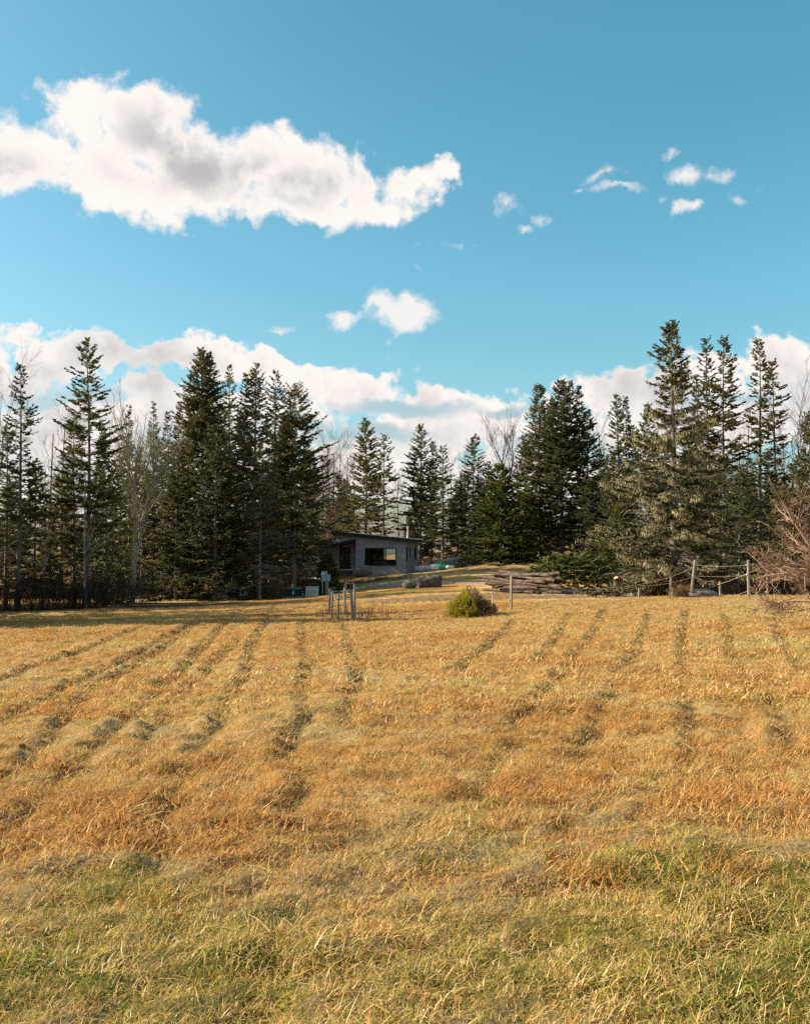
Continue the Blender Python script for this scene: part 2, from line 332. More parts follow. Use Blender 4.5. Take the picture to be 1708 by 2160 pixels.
def siding_fn(T):
    p = opos(T); sp = T.n('ShaderNodeSeparateXYZ'); T.put(sp.inputs[0], p)
    br = T.n('ShaderNodeTexBrick'); cb = T.n('ShaderNodeCombineXYZ')
    T.put(cb.inputs[0], T.m('ADD', sp.outputs[0], sp.outputs[1])); T.put(cb.inputs[1], sp.outputs[2]); T.put(br.inputs['Vector'], cb.outputs[0])
    br.inputs['Color1'].default_value = (0.325, 0.295, 0.30, 1); br.inputs['Color2'].default_value = (0.345, 0.315, 0.32, 1); br.inputs['Mortar'].default_value = (0.255, 0.23, 0.235, 1)
    br.inputs['Scale'].default_value = 1.0; br.inputs['Mortar Size'].default_value = 0.010; br.inputs['Brick Width'].default_value = 0.17; br.inputs['Row Height'].default_value = 0.13
    n = T.noise(p, 1.4, 4); col = T.mix(T.m('MULTIPLY', n, 0.3), br.outputs[0], (0.38, 0.345, 0.35, 1))
    return pbsdf(T, col, 0.85, 0, T.m('SUBTRACT', 1.0, br.outputs['Fac']), 0.08, 0.01)
M['siding'] = mat('grey_shingle_siding', siding_fn)
def glass_fn(T):
    g = T.n('ShaderNodeBsdfGlossy'); g.inputs['Roughness'].default_value = 0.02; g.inputs[0].default_value = (0.9, 0.9, 0.9, 1)
    tr = T.n('ShaderNodeBsdfTransparent'); tr.inputs[0].default_value = (0.90, 0.96, 0.95, 1)
    lw = T.n('ShaderNodeFresnel'); lw.inputs[0].default_value = 1.45
    mx = T.n('ShaderNodeMixShader'); T.put(mx.inputs[0], lw.outputs[0]); T.put(mx.inputs[1], tr.outputs[0]); T.put(mx.inputs[2], g.outputs[0]); return mx.outputs[0]
M['glass'] = mat('window_glass', glass_fn)
GRASS_STOPS = [(0.0, (0.07, 0.135, 0.012)), (0.2, (0.185, 0.225, 0.020)), (0.36, (0.39, 0.325, 0.058)), (0.52, (0.70, 0.52, 0.25)), (0.70, (0.62, 0.33, 0.090)), (0.88, (0.44, 0.205, 0.055)), (1.0, (0.24, 0.105, 0.034))]
def grass_fn(T):
    t = attr(T, 'tint').outputs['Fac']; h = attr(T, 'hue', True).outputs['Fac']
    f = T.m('ADD', h, T.m('MULTIPLY_ADD', t, 0.46, -0.23), clamp=True)
    col = T.ramp(f, GRASS_STOPS)
    d = T.n('ShaderNodeBsdfDiffuse'); T.put(d.inputs[0], col)
    tr = T.n('ShaderNodeBsdfTranslucent'); T.put(tr.inputs[0], col)
    gl = T.n('ShaderNodeBsdfGlossy'); gl.inputs[0].default_value = (0.8, 0.8, 0.75, 1); gl.inputs['Roughness'].default_value = 0.42
    mx = T.n('ShaderNodeMixShader'); mx.inputs[0].default_value = 0.42; T.put(mx.inputs[1], d.outputs[0]); T.put(mx.inputs[2], tr.outputs[0])
    m2 = T.n('ShaderNodeMixShader'); m2.inputs[0].default_value = 0.025; T.put(m2.inputs[1], mx.outputs[0]); T.put(m2.inputs[2], gl.outputs[0]); return m2.outputs[0]
M['grass'] = mat('grass_blades', grass_fn)
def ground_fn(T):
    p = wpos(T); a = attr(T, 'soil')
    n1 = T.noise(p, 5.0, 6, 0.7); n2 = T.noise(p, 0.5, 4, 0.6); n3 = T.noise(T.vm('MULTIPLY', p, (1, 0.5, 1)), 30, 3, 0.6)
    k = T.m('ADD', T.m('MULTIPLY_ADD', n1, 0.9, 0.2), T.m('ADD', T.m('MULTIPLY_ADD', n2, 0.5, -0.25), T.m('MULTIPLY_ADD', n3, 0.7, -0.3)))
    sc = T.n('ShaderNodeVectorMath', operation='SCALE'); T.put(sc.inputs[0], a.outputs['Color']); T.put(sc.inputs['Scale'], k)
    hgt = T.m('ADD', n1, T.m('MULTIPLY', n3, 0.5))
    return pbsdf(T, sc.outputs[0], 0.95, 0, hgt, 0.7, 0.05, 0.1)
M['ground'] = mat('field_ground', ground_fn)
def water_fn(T):
    return pbsdf(T, T.ramp(T.noise(wpos(T), 0.4, 4), [(0.3, (0.45, 0.52, 0.56)), (0.7, (0.72, 0.76, 0.78))]), 0.15, 0, spec=0.6)
M['ice'] = mat('icy_water', water_fn)

# ------------------------------------------------------------------ ground
PTS = [(854, 1308, 38), (744, 1309, 38.5), (1077, 1286, 39.5), (990, 1304, 38), (1400, 1262, 42), (1578, 1258, 40.5), (1690, 1260, 41), (1500, 1259, 41.5), (1250, 1268, 42), (1160, 1279, 40.5),
       (100, 1288, 62), (0, 1296, 60), (250, 1276, 70), (330, 1264, 78), (480, 1262, 80), (620, 1260.5, 82), (680, 1260.5, 82), (300, 1300, 50), (500, 1310, 39), (0, 1313, 45),
       (1200, 1249, 63), (1300, 1250, 62), (1080, 1249, 61), (1345, 1258, 58), (1440, 1263, 54), (905, 1240, 72), (863, 1241, 71), (800, 1234, 80), (700, 1238, 86), (960, 1250, 62), (850, 1268, 55), (700, 1272, 60),
       (865, 1211, 97), (750, 1211.5, 98), (762, 1215, 92), (650, 1225, 97), (940, 1202, 92), (1000, 1193, 92), (1050, 1190, 92), (1110, 1191, 91), (1050, 1222, 76), (1150, 1205, 84), (1190, 1180, 97), (1300, 1190, 90), (920, 1200, 102), (1500, 1258, 65), (1700, 1258, 65), (1500, 1220, 90), (1700, 1210, 90)]
WP = [at(*p) for p in PTS]
WP += [np.array(q, float) for q in [(0, 3, 0), (-6, 4, -.03), (6, 4, .06), (0, -12, 0.05), (-15, -8, 0), (15, -8, .1), (0, 12, -.12), (-5, 14, -.28), (5, 14, -.02), (-10, 25, -.62), (0, 25, -.42), (9, 25, -.06), (14, 32, .08), (-14, 34, -.95),
       (-40, 45, -1.6), (-45, 70, -1.8), (-70, 60, -1.8), (-60, 20, -.9), (40, 20, .2), (45, 50, 0), (60, 80, .2), (-60, 110, -1.5), (60, 120, 1.5), (0, 120, .2), (4, 140, 1.5), (5, 170, 2.9), (-40, 150, -.6), (40, 170, 2.5), (-16, 170, .3), (0, 230, -.8), (-4, 190, -.6), (-5, 150, -.4), (90, 230, 3), (-90, 230, 1), (-110, 120, -1), (110, 120, 1.5), (-100, -40, 0), (100, -40, 0)]]
WP = np.array(WP)
def _tps_fit(P):
    n = len(P); d = np.linalg.norm(P[:, None, :2] - P[None, :, :2], axis=2)
    K = np.where(d > 0, d * d * np.log(np.maximum(d, 1e-9)), 0) + np.eye(n) * 6.0
    Q = np.c_[np.ones(n), P[:, :2]]
    A = np.zeros((n + 3, n + 3)); A[:n, :n] = K; A[:n, n:] = Q; A[n:, :n] = Q.T
    return np.linalg.solve(A, np.r_[P[:, 2], 0, 0, 0])
_W = _tps_fit(WP)
def zsmooth(x, y):
    x = np.asarray(x, float); y = np.asarray(y, float); sh = x.shape; x = x.ravel(); y = y.ravel(); out = np.empty(len(x))
    for i in range(0, len(x), 20000):
        X = np.clip(x[i:i + 20000], -110, 110); Y = np.clip(y[i:i + 20000], -40, 230)
        d2 = (X[:, None] - WP[None, :, 0]) ** 2 + (Y[:, None] - WP[None, :, 1]) ** 2
        out[i:i + 20000] = (0.5 * d2 * np.log(np.maximum(d2, 1e-12))) @ _W[:-3] + _W[-3] + _W[-2] * X + _W[-1] * Y
    return out.reshape(sh)
def onground(px, py):      # where a ray of the photo meets the ground, up to the fence
    d = pdir(px, py)
    Ys = np.geomspace(2.2, 62, 400)
    g = (EYE + d[2] / d[1] * Ys) - zsmooth(d[0] / d[1] * Ys, Ys)
    k = np.argmax(g < 0) if (g < 0).any() else len(Ys) - 1
    return np.array([d[0] / d[1] * Ys[k], Ys[k]])
c3 = lambda L: [(0.5248 * x, 1265.5 + 0.5248 * y) for x, y in L]
c4 = lambda L: [(791 + .5368 * x, 1265.5 + .5368 * y) for x, y in L]
ROWS = [c3([(0, 330), (130, 270), (260, 230), (400, 180), (560, 110)]), c3([(0, 500), (150, 420), (330, 320), (480, 260), (600, 190), (760, 95)]),
        c3([(0, 740), (100, 690), (150, 640), (250, 490), (300, 410), (390, 350), (480, 310), (560, 260), (650, 200), (790, 95)]),
        c3([(60, 900), (110, 850), (200, 780), (290, 690), (380, 600), (450, 540), (500, 480), (570, 430), (630, 370), (700, 310), (750, 270), (800, 210), (860, 150), (900, 100), (990, 20)]),
        c3([(560, 1040), (650, 870), (710, 760), (760, 630), (830, 560), (900, 480), (930, 400), (980, 340), (1000, 270), (1020, 180), (1060, 110), (1100, 20)]),
        c3([(1190, 860), (1200, 730), (1160, 600), (1240, 440), (1215, 380), (1250, 250), (1220, 190), (1215, 90)]),
        c3([(1380, 490), (1440, 330), (1430, 240), (1400, 150), (1390, 100)]),
        c3([(560, 640), (600, 560), (680, 430), (800, 330), (880, 240), (960, 160)]),
        c4([(330, 280), (450, 180), (520, 120), (560, 80)]), c4([(560, 470), (640, 390), (700, 350), (800, 230), (870, 110), (900, 40)]),
        c4([(840, 560), (880, 470), (940, 390), (980, 260), (1040, 180), (1080, 60)]),
        c4([(1190, 690), (1230, 600), (1250, 500), (1240, 420), (1210, 260), (1215, 150), (1225, 30)]),
        c4([(1640, 640), (1600, 470), (1530, 370), (1430, 280), (1400, 200), (1380, 60)]), c4([(1708, 290), (1650, 240), (1600, 150), (1560, 50)]),
        c4([(400, 760), (500, 640), (560, 560)]), c4([(640, 250), (720, 150), (760, 60)])]
BAND = [c4([(640, 300), (800, 320), (1000, 345), (1150, 365), (1300, 385), (1420, 395), (1540, 385)])]
ROWS = [np.array([onground(*q) for q in r]) for r in ROWS]; BAND = [np.array([onground(*q) for q in r]) for r in BAND]
def seg_dist(x, y, lines):
    """distance to the nearest line, the side of it, a wobble along it"""
    best = np.full(x.shape, 1e9); side = np.zeros(x.shape)
    for L in lines:
        for a, b in zip(L[:-1], L[1:]):
            d = b - a; l2 = d @ d
            if l2 < 1e-9: continue
            t = np.clip(((x - a[0]) * d[0] + (y - a[1]) * d[1]) / l2, 0, 1)
            qx, qy = x - a[0] - t * d[0], y - a[1] - t * d[1]
            dd = np.hypot(qx, qy); s = np.sign(d[0] * qy - d[1] * qx); k = dd < best
            best = np.where(k, dd, best); side = np.where(k, s, side)
    return best, side
def furrow(x, y):
    wx = x + (fbm(x, y, 1.5, 3, 3.1) - .5) * .16; wy = y + (fbm(x, y, 1.5, 3, 8.2) - .5) * .16
    d, s = seg_dist(wx, wy, ROWS)
    w = 0.072 + 0.0012 * np.clip(y, 0, 45)
    brk = sstep(0.28, 0.50, fbm(x, y, 1.1, 3, 6.6)) * np.where(x > 1.0, .7, 1.0)
    return np.exp(-(d / w) ** 2) * (0.62 + 0.38 * brk) * (0.42 + .58 * sstep(9, 21, y)) * np.where(x > 1.0, .8, 1.0), np.exp(-((d - 1.9 * w) / (1.3 * w)) ** 2) * (s > 0), d
def relief(x, y):
    """bumps of the mown field: furrows, thatch lumps"""
    fr, lip, _ = furrow(x, y)
    inf = sstep(64, 56, y) * sstep(60, 48, np.abs(x))
    lump = (fbm(x, y, 6.0, 2, 1.0) - .5) * .95 + (fbm(x, y, 2.6, 2, 1.0) - .5) * .35
    hole = sstep(0.62, 0.80, fbm(x, y, 1.7, 3, 4.4))
    bd, _ = seg_dist(x, y, BAND)
    band = np.exp(-(bd / .35) ** 2)
    return inf * (lump * .15 - .15 * fr + .04 * lip - .04 * hole + .06 * band), fr, hole, band
def lines(*segs):
    out = [segs[0][0]]
    for a, b, st in segs:
        n = max(1, int(round((b - a) / st))); out += list(np.linspace(a, b, n + 1)[1:])
    return np.array(out)
gx = lines((-900, -120, 60), (-120, -50, 5), (-50, -27, .6), (-27, -19, .3), (-19, -9, .125), (-9, 9, .09), (9, 18, .14), (18, 24, .3), (24, 50, .9), (50, 120, 5), (120, 900, 60))
gy = lines((-300, -40, 40), (-40, 0, 4), (0, 2, .3), (2, 10, .085), (10, 22, .13), (22, 46, .2), (46, 50, .5), (50, 110, .8), (110, 260, 5), (260, 1500, 80))
GX, GY = np.meshgrid(gx, gy)
Zb = zsmooth(GX, GY)
rel, FRW, HOLE, BND = relief(GX, GY)
GZ = Zb + rel + (fbm(GX, GY, .35, 3, 9.9) - .5) * .12 * sstep(58, 66, GY)
def zg(x, y):
    x = np.asarray(x, float); y = np.asarray(y, float)
    i = np.clip(np.searchsorted(gx, x) - 1, 0, len(gx) - 2); j = np.clip(np.searchsorted(gy, y) - 1, 0, len(gy) - 2)
    u = (x - gx[i]) / (gx[i + 1] - gx[i]); v = (y - gy[j]) / (gy[j + 1] - gy[j])
    return (GZ[j, i] * (1 - u) + GZ[j, i + 1] * u) * (1 - v) + (GZ[j + 1, i] * (1 - u) + GZ[j + 1, i + 1] * u) * v
def huefield(x, y, fr, hole, band):
    near = sstep(6.6, 4.3, y + (fbm(x, y, .5, 3, 2.2) - .5) * 2.6 - .12 * x)
    h = 0.645 + (fbm(x, y, .28, 4, 7.7) - .5) * .16 + (fbm(x, y, 2.6, 3, 5.5) - .5) * .34
    h += .07 * sstep(.52, .7, fbm(x, y, .35, 3, 15.5)) - .08 * sstep(.54, .70, fbm(x, y, .22, 3, 12.5))
    h -= .05 * sstep(2, 12, x) * sstep(10, 30, y)
    h = h * (1 - near) + near * (0.35 + (fbm(x, y, 1.6, 4, 3.3) - .5) * .62)
    h = h - .10 * np.clip(fr, 0, 1) + .08 * hole + .09 * band
    return h
def ramp_np(h):
    xs = [s[0] for s in GRASS_STOPS]; cs = np.array([s[1] for s in GRASS_STOPS])
    return np.stack([np.interp(h, xs, cs[:, k]) for k in range(3)], -1)
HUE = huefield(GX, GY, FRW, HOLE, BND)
soil = ramp_np(np.clip(HUE, .15, .95)) * (np.where(GY < 48, .56, .80) - .22 * sstep(8, 4, GY))[..., None]  # near ground darkened to paint the shade gaps between grass blades
soil *= (1 - .72 * np.clip(FRW, 0, 1) - .35 * HOLE * (GY < 45))[..., None]  # furrow shade painted into the ground colour; bare thatch hollows darker
# lawn, mound and the litter under the trees
far = sstep(58, 66, GY)[..., None]
lawn = ramp_np(np.clip(.66 + (fbm(GX, GY, .12, 4, 1.1) - .5) * .9, .36, .90)) * 1.0
soil = soil * (1 - far) + lawn * far
def patch(px0, Y0, rx, ry, colr, k=1.0, fx=0.0):
    global soil
    X0 = (px0 - CX) / FPX * Y0
    d = np.hypot((GX - X0) / rx, (GY - Y0) / ry) + (fbm(GX, GY, .5, 3, Y0) - .5) * .7
    w = (sstep(1.0, .6, d) * k)[..., None]
    soil = soil * (1 - w) + np.array(colr) * w
patch(60, 68, 20, 7, (.05, .032, .02), .95); patch(430, 88, 22, 9, (.05, .035, .02), .95); patch(1500, 62, 12, 9, (.055, .04, .02), .95); patch(1600, 75, 16, 16, (.05, .035, .02), .95)
patch(1130, 104, 12, 10, (.06, .04, .025), .9); patch(880, 108, 10, 6, (.08, .055, .03), .6)
patch(790, 95, 4, 1.6, (.13, .08, .045), .9); patch(865, 93, 2.6, 1.3, (.10, .085, .075), .9)
patch(850, 67, 6.5, 2.6, (.24, .215, .045), .7); patch(1050, 88, 7, 4, (.34, .205, .085), .8); patch(850, 57, 9, 4.5, (.24, .16, .09), .8); patch(1150, 54, 7, 3.5, (.22, .145, .07), .8)
fr_ = sstep(118, 135, GY)[..., None]; soil = soil * (1 - fr_) + np.array((.40, .245, .11)) * fr_
gm = MB(); nx, ny = len(gx), len(gy)
ii = (np.arange(ny - 1)[:, None] * nx + np.arange(nx - 1)[None]).ravel()
gm.add(np.stack([GX, GY, GZ], -1).reshape(-1, 3), np.stack([ii, ii + 1, ii + nx + 1, ii + nx], 1))
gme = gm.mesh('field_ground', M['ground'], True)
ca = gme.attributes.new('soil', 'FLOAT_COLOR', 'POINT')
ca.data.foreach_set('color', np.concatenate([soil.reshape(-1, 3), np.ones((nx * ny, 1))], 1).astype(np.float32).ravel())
tag(link('ground', gme), kind='structure', label='mown golden hay field running back to the house and woods')

def sheet(name, cl, width, m, lift=0.035, n=60, lab=None):
    """a strip laid on the ground along a centre line"""
    cl = np.array(cl, float); t = np.linspace(0, 1, len(cl)); tt = np.linspace(0, 1, n)
    x = np.interp(tt, t, cl[:, 0]); y = np.interp(tt, t, cl[:, 1]); w = np.interp(tt, t, np.broadcast_to(width, len(cl)))
    k = np.ones(7) / 7; xp, yp = np.pad(x, 3, 'edge'), np.pad(y, 3, 'edge'); x = np.convolve(xp, k, 'valid'); y = np.convolve(yp, k, 'valid')
    dx, dy = np.gradient(x), np.gradient(y); l = np.hypot(dx, dy); nxv, nyv = -dy / l, dx / l
    b = MB(); K = 9; V = []
    for q in range(K):
        s = (q / (K - 1) - .5) * w * (1 + (.10 * (fbm(x, y, .8, 2, q) - .5) if q in (0, K - 1) else 0))
        X, Y = x + nxv * s, y + nyv * s
        V.append(np.stack([X, Y, zg(X, Y) + (lift if 0 < q < K - 1 else -.03)], -1))
    V = np.stack(V, 1).reshape(-1, 3); i = (np.arange(n - 1)[:, None] * K + np.arange(K - 1)[None]).ravel()
    b.add(V, np.stack([i, i + 1, i + K + 1, i + K], 1))
    return tag(b.build(name, m, None, True), lab, kind='structure')
gw = lambda px, Y: ((px - CX) / FPX * Y, Y)
sheet('gravel_driveway', [gw(560, 84), gw(700, 83), gw(800, 79.5), gw(920, 76), gw(1010, 74), gw(1090, 70), gw(1190, 64.5), gw(1290, 61), gw(1400, 57.5), gw(1560, 56)], [2.2, 2.2, 2.2, 2.3, 2.4, 2.6, 3.2, 3.0, 2.6, 2.6], M['gravel'], lab='grey gravel driveway curving past the log pile')
for px, Y, rx, ry in ((893, 106, 1.1, .9), (965, 104, 1.6, .8), (880, 118, 1.2, 2.0), (818, 126, 4.2, 12.0)):
    X0 = (px - CX) / FPX * Y; b = MB(); n = 28; th = np.arange(n) * 2 * math.pi / n; rr = 1 + .25 * np.sin(3 * th + px) + .12 * np.sin(5 * th)
    z0 = float(zg(X0, Y)) + (.10 if ry < 5 else .40); dp = .35 if ry < 5 else 1.6
    V = np.concatenate([[[X0, Y, z0]], np.stack([X0 + rx * rr * np.cos(th), Y + ry * rr * np.sin(th), np.full(n, z0 - .02)], -1), np.stack([X0 + 1.06 * rx * rr * np.cos(th), Y + 1.06 * ry * rr * np.sin(th), np.full(n, z0 - dp)], -1)])
    b.add(V, [(0, 1 + k, 1 + (k + 1) % n) for k in range(n)]); b.add(V, [(1 + k, 1 + n + k, 1 + n + (k + 1) % n, 1 + (k + 1) % n) for k in range(n)])
    tag(b.build('icy_puddle', M['ice'], None, True), 'patch of pale icy water behind the trunks', kind='structure')

# ------------------------------------------------------------------ spruces
def spruce(name, base, H, Rb, seed, label, group='spruces at the edge of the woods', cb=0.06, p=0.85, gap=0.30, per=4, dens=1.0, droop=0.0, needle='needle', bark='bark',
           dead=0.0, lichen=0.0, leaders=(), top_thin=0.0, tw=1.0, lean=0.0, rnd=0.3, cat='tree', prof=None, trunk_r=None, clump=0.0):
    rg = np.random.default_rng(seed)
    root = empty(name, base, 0, label, cat, group); Rb = Rb * 1.18
    tb, nb, db, lb = MB(), MB(), MB(), MB()
    ws = rg.normal(0, .012 * H, (2, 4))
    def stem_xy(z, off=0.0, z0=0.0):
        t = z / H
        wx = ws[0, 0] * np.sin(2.2 * t + ws[0, 1] * 9) * t + lean * t ** 1.5; wy = ws[1, 0] * np.sin(2.6 * t + ws[1, 1] * 9) * t
        sp = np.clip((z - z0) / max(.12 * H, .5), 0, 1); sp = sp * sp * (3 - 2 * sp)
        return wx + off * sp, wy + off * .25 * sp
    stems = [(0.0, 0.0, H, cb * H, Rb)] + [(o, f0 * H, f1 * H, f0 * H + .3, Rb * k) for (o, f0, f1, k) in leaders]
    r0 = trunk_r or .0095 * H + .035
    for si, (off, z0, z1, zc, Rs) in enumerate(stems):
        zz = np.linspace(z0, z1, 14); x, y = stem_xy(zz, off, z0)
        rr = np.maximum(r0 * (1 - zz / (z1 * 1.015)) ** .9, .006) * (1 if si == 0 else .75)
        if si == 0: rr[0] *= 1.35; zz = zz.copy(); zz[0] -= .25
        tb.tubes(np.stack([x, y, zz], -1), rr, 8, .5)
        # branches
        zs = []
        z = zc
        while z < z1 - .12:
            k = rg.integers(max(2, per - 1), per + 2)
            zs += list(z + rg.uniform(-.10, .10, k)); z += gap * rg.uniform(.6, 1.4) * (1 - .45 * (z - zc) / max(z1 - zc, .1))
        zs = np.clip(np.array(zs), zc * .9, z1 - .05); n = len(zs)
        t = (zs - zc) / max(z1 - zc, .1); t = np.clip(t, 0, 1)
        th = rg.uniform(0, 2 * math.pi, n)
        pr = (1 - t) ** (p if si == 0 else .95) if prof is None or si else np.interp(t, prof[0], prof[1])
        # each side of a tree has its own weak and strong stretches
        side = 1 + clump * np.sin(3 * th + 9 * t + rg.uniform(0, 6)) + rnd * .6 * (vnoise(t * 9 + seed, th * 1.2) - .5) * 2
        L = Rs * pr * side * rg.uniform(1 - rnd, 1 + rnd * .45, n) + .16 * (1 - .5 * t)
        L = np.maximum(L, .14)
        a = np.interp(t, [0, .35, .8, 1], [-.32 - droop, -.10 - droop, .30 - .4 * droop, .95]) + rg.normal(0, .12, n)
        bq = np.interp(t, [0, .5, 1], [.26, .26, .15]) + rg.normal(0, .05, n)
        bx, by = stem_xy(zs, off, z0)
        hd = np.stack([np.cos(th), np.sin(th)], -1)
        S = np.linspace(0, 1, 5)
        bend = rg.normal(0, .10, n)
        def P(i, s):
            l = L[i]
            hx = hd[i, 0] * s * l - hd[i, 1] * bend[i] * l * s * s; hy = hd[i, 1] * s * l + hd[i, 0] * bend[i] * l * s * s
            return np.stack([bx[i] + hx, by[i] + hy, zs[i] + l * (a[i] * s + bq[i] * s * s)], -1)
        I = np.repeat(np.arange(n), 5).reshape(n, 5)
        path = P(I, np.broadcast_to(S, (n, 5)))
        db_r = np.maximum(.006 + .0065 * L[:, None] * (1 - .85 * S[None]), .004)
        tb.tubes(path, db_r, 3, .5)
        keep = rg.random(n) > top_thin * .5
        nt = np.where(keep, np.clip((L * 10.5 * dens + 3 * dens).astype(int), 3, 60), 2)
        bi = np.repeat(np.arange(n), nt); m = len(bi)
        s = rg.uniform(.16, 1.0, m) ** .8; s = np.where(L[bi] < .5, rg.uniform(.25, 1, m), s)
        o = P(bi, s); o2 = P(bi, np.minimum(s + .06, 1.06)); bd = nrm(o2 - o)
        sd = np.stack([-hd[bi, 1], hd[bi, 0], np.zeros(m)], -1) * rg.choice([-1., 1.], m)[:, None]
        ang = rg.uniform(.35, 1.15, m)
        d = nrm(bd * np.cos(ang)[:, None] + sd * np.sin(ang)[:, None] + np.array([0, 0, 1.]) * (rg.normal(.02, .22, m) - .28 * droop)[:, None])
        tl = (.17 + .17 * L[bi] * (1.05 - s)) * rg.uniform(.7, 1.3, m) * tw
        tl = np.clip(tl, .12, .60)
        tint = np.clip(.5 + .22 * rg.normal(0, 1, n)[bi] + rg.normal(0, .18, m), 0, 1)
        up = np.cross(d, np.array([0, 0, 1.])); up = nrm(up); vv = nrm(np.cross(up, d))
        w = np.clip(tl * .17, .035, .075) * rg.uniform(.8, 1.25, m)
        nb.rhombs(o, d, up, tl, w, tint); nb.rhombs(o, d, vv, tl, w * .9, tint)
        for sg in (-1, 1):      # two side sprays per twig
            q = o + d * (tl * rg.uniform(.25, .6, m))[:, None]
            d2 = nrm(d + up * (sg * rg.uniform(.6, 1.1, m))[:, None] + np.array([0, 0, -1.]) * (rg.uniform(-.15, .35, m) + .25 * droop)[:, None])
            l2 = tl * rg.uniform(.45, .75, m); u2 = nrm(np.cross(d2, vv)); w2 = np.clip(l2 * .2, .028, .06)
            rt = rg.uniform(0, math.pi, m)[:, None]; nb.rhombs(q, d2, u2 * np.cos(rt) + nrm(np.cross(u2, d2)) * np.sin(rt), l2, w2 * 1.25, np.clip(tint + .05 * sg, 0, 1))
        if lichen > 0:
            tt = t[bi]; pk = rg.random(m) < lichen * np.interp(tt, [0, .45, .75, 1], [1, .8, .25, 0.0])
            q = o[pk] + d[pk] * (tl[pk] * rg.random(pk.sum()))[:, None]; k = pk.sum()
            for _ in range(9):
                dd = nrm(np.stack([rg.normal(0, .3, k), rg.normal(0, .3, k), -np.ones(k)], -1)); ph = rg.uniform(0, math.pi, k)
                lb.rhombs(q + rg.normal(0, .07, (k, 3)), dd, np.stack([np.cos(ph), np.sin(ph), np.zeros(k)], -1), rg.uniform(.07, .26, k), rg.uniform(.010, .024, k), rg.random(k))
    # bare grey limbs low on the trunk
    nd = int(dead * 85)
    if nd:
        zs = rg.uniform(.06 * H, min(cb + .62, .8) * H, nd); th = rg.uniform(0, 2 * math.pi, nd); l = rg.uniform(.45, 1.12, nd) * Rb * np.clip(1.15 - zs / H, .3, 1)
        x, y = stem_xy(zs); S = np.linspace(0, 1, 4)[None]; sl = rg.uniform(-.45, .12, nd)[:, None]
        pth = np.stack([x[:, None] + np.cos(th)[:, None] * l[:, None] * S, y[:, None] + np.sin(th)[:, None] * l[:, None] * S, zs[:, None] + l[:, None] * (sl * S + .12 * S * S)], -1)
        db.tubes(pth, .014 * (1 - .75 * S) * np.ones((nd, 1)), 3, rg.random(nd))
        k = 9; bi = np.repeat(np.arange(nd), k); s = rg.uniform(.25, 1, nd * k); m = nd * k
        o = pth[bi, 0] * (1 - s)[:, None] + pth[bi, -1] * s[:, None]
        hd = np.stack([np.cos(th), np.sin(th), 0 * th], -1)[bi]; sd = np.stack([-np.sin(th), np.cos(th), 0 * th], -1)[bi] * rg.choice([-1., 1], m)[:, None]
        d = nrm(hd * .6 + sd * .8 + np.stack([0 * s, 0 * s, rg.normal(-.25, .3, m)], -1)); tl = rg.uniform(.2, .6, m)
        db.tubes(np.stack([o, o + d * (tl * .5)[:, None] + np.array([0, 0, -.02]), o + d * tl[:, None] + np.array([0, 0, -.06])], 1), np.array([[.008, .006, .003]]), 3, rg.random(m))
    tb.build('trunk', M[bark], root, True)
    nb.build('crown', M[needle], root)
    if db.n: db.build('dead_limbs', M['dead_twig'], root)['kind'] = 'stuff'
    if lb.n: lb.build('lichen', M['lichen'], root)['kind'] = 'stuff'
    return root
# darker spruces filling the stands further back
FILL = [spruce('spruce_tree', (0, 0, 0), 10, 2.1, 500 + q, 'x', None, cb=.06, p=.7, gap=.30, per=5, needle='needle_dark', dead=.8) for q in range(3)]
_used = set()
def T(px, top, Y, wpx, seed, label, base=None, name='spruce_tree', zoff=0.0, **kw):
    """a spruce whose tip stands at (px, top) and whose crown is 2*wpx wide, at distance Y"""
    X = (px - CX) / FPX * Y; zb = float(zsmooth(X, Y)) + zoff; H = at(px, top, Y)[2] - zb
    if 'share' in kw:
        s0 = FILL[kw['share']]
        if kw['share'] in _used:
            r = s0.copy(); C.objects.link(r)
            for c in s0.children: q = c.copy(); C.objects.link(q); q.parent = r
        else: r = s0; _used.add(kw['share'])
        k = wpx / FPX * Y / 2.1
        r.location = (X, Y, zb); r.rotation_euler = (0, 0, seed * 1.7); r.scale = (k, k, H / 10); r.name = name; r['label'] = label; r['group'] = 'spruces at the edge of the woods'
        return r
    return spruce(name, (X, Y, zb), H, wpx / FPX * Y, seed, label, **kw)
SPARSE = dict(gap=.44, per=4, dens=1.15, rnd=.42, clump=.14)
T(40, 770, 64, 48, 1, 'tall dark spruce with a thin club-topped tip at the left edge', cb=.30, prof=([0, .2, .42, .46, .55, .68, .78, 1], [1.0, 1.05, .75, .20, .45, .62, .35, .05]), needle='needle_dark', dead=1.0, gap=.36)
T(14, 896, 66, 52, 2, 'shorter ragged spruce cut by the left edge of the field', cb=.22, needle='needle_dark', dead=1.0, gap=.34)
T(183, 718, 66, 62, 3, 'tallest lone spruce at the left, open airy crown over a bare trunk', cb=.22, p=.62, dead=.8, prof=([0, .18, .4, .62, .8, .92, 1], [1.0, 1.2, 1.02, .80, .50, .26, .05]), **SPARSE)
T(158, 880, 68, 55, 4, 'short dark spruce standing just behind the tall open one', cb=.24, needle='needle_dark', dead=.8, gap=.36)
T(222, 905, 72, 48, 5, 'low spruce in shade right of the tall open one', share=0)
T(275, 858, 82, 34, 6, 'slim spruce with a small pointed top left of the great double spruce', cb=.2, dead=.6, **SPARSE)
T(322, 850, 84, 38, 7, 'thin-topped spruce behind the pale bare tree', cb=.2, dead=.6, **SPARSE)
T(352, 868, 86, 30, 8, 'narrow spruce tip on the left shoulder of the great double spruce', cb=.15, gap=.4)
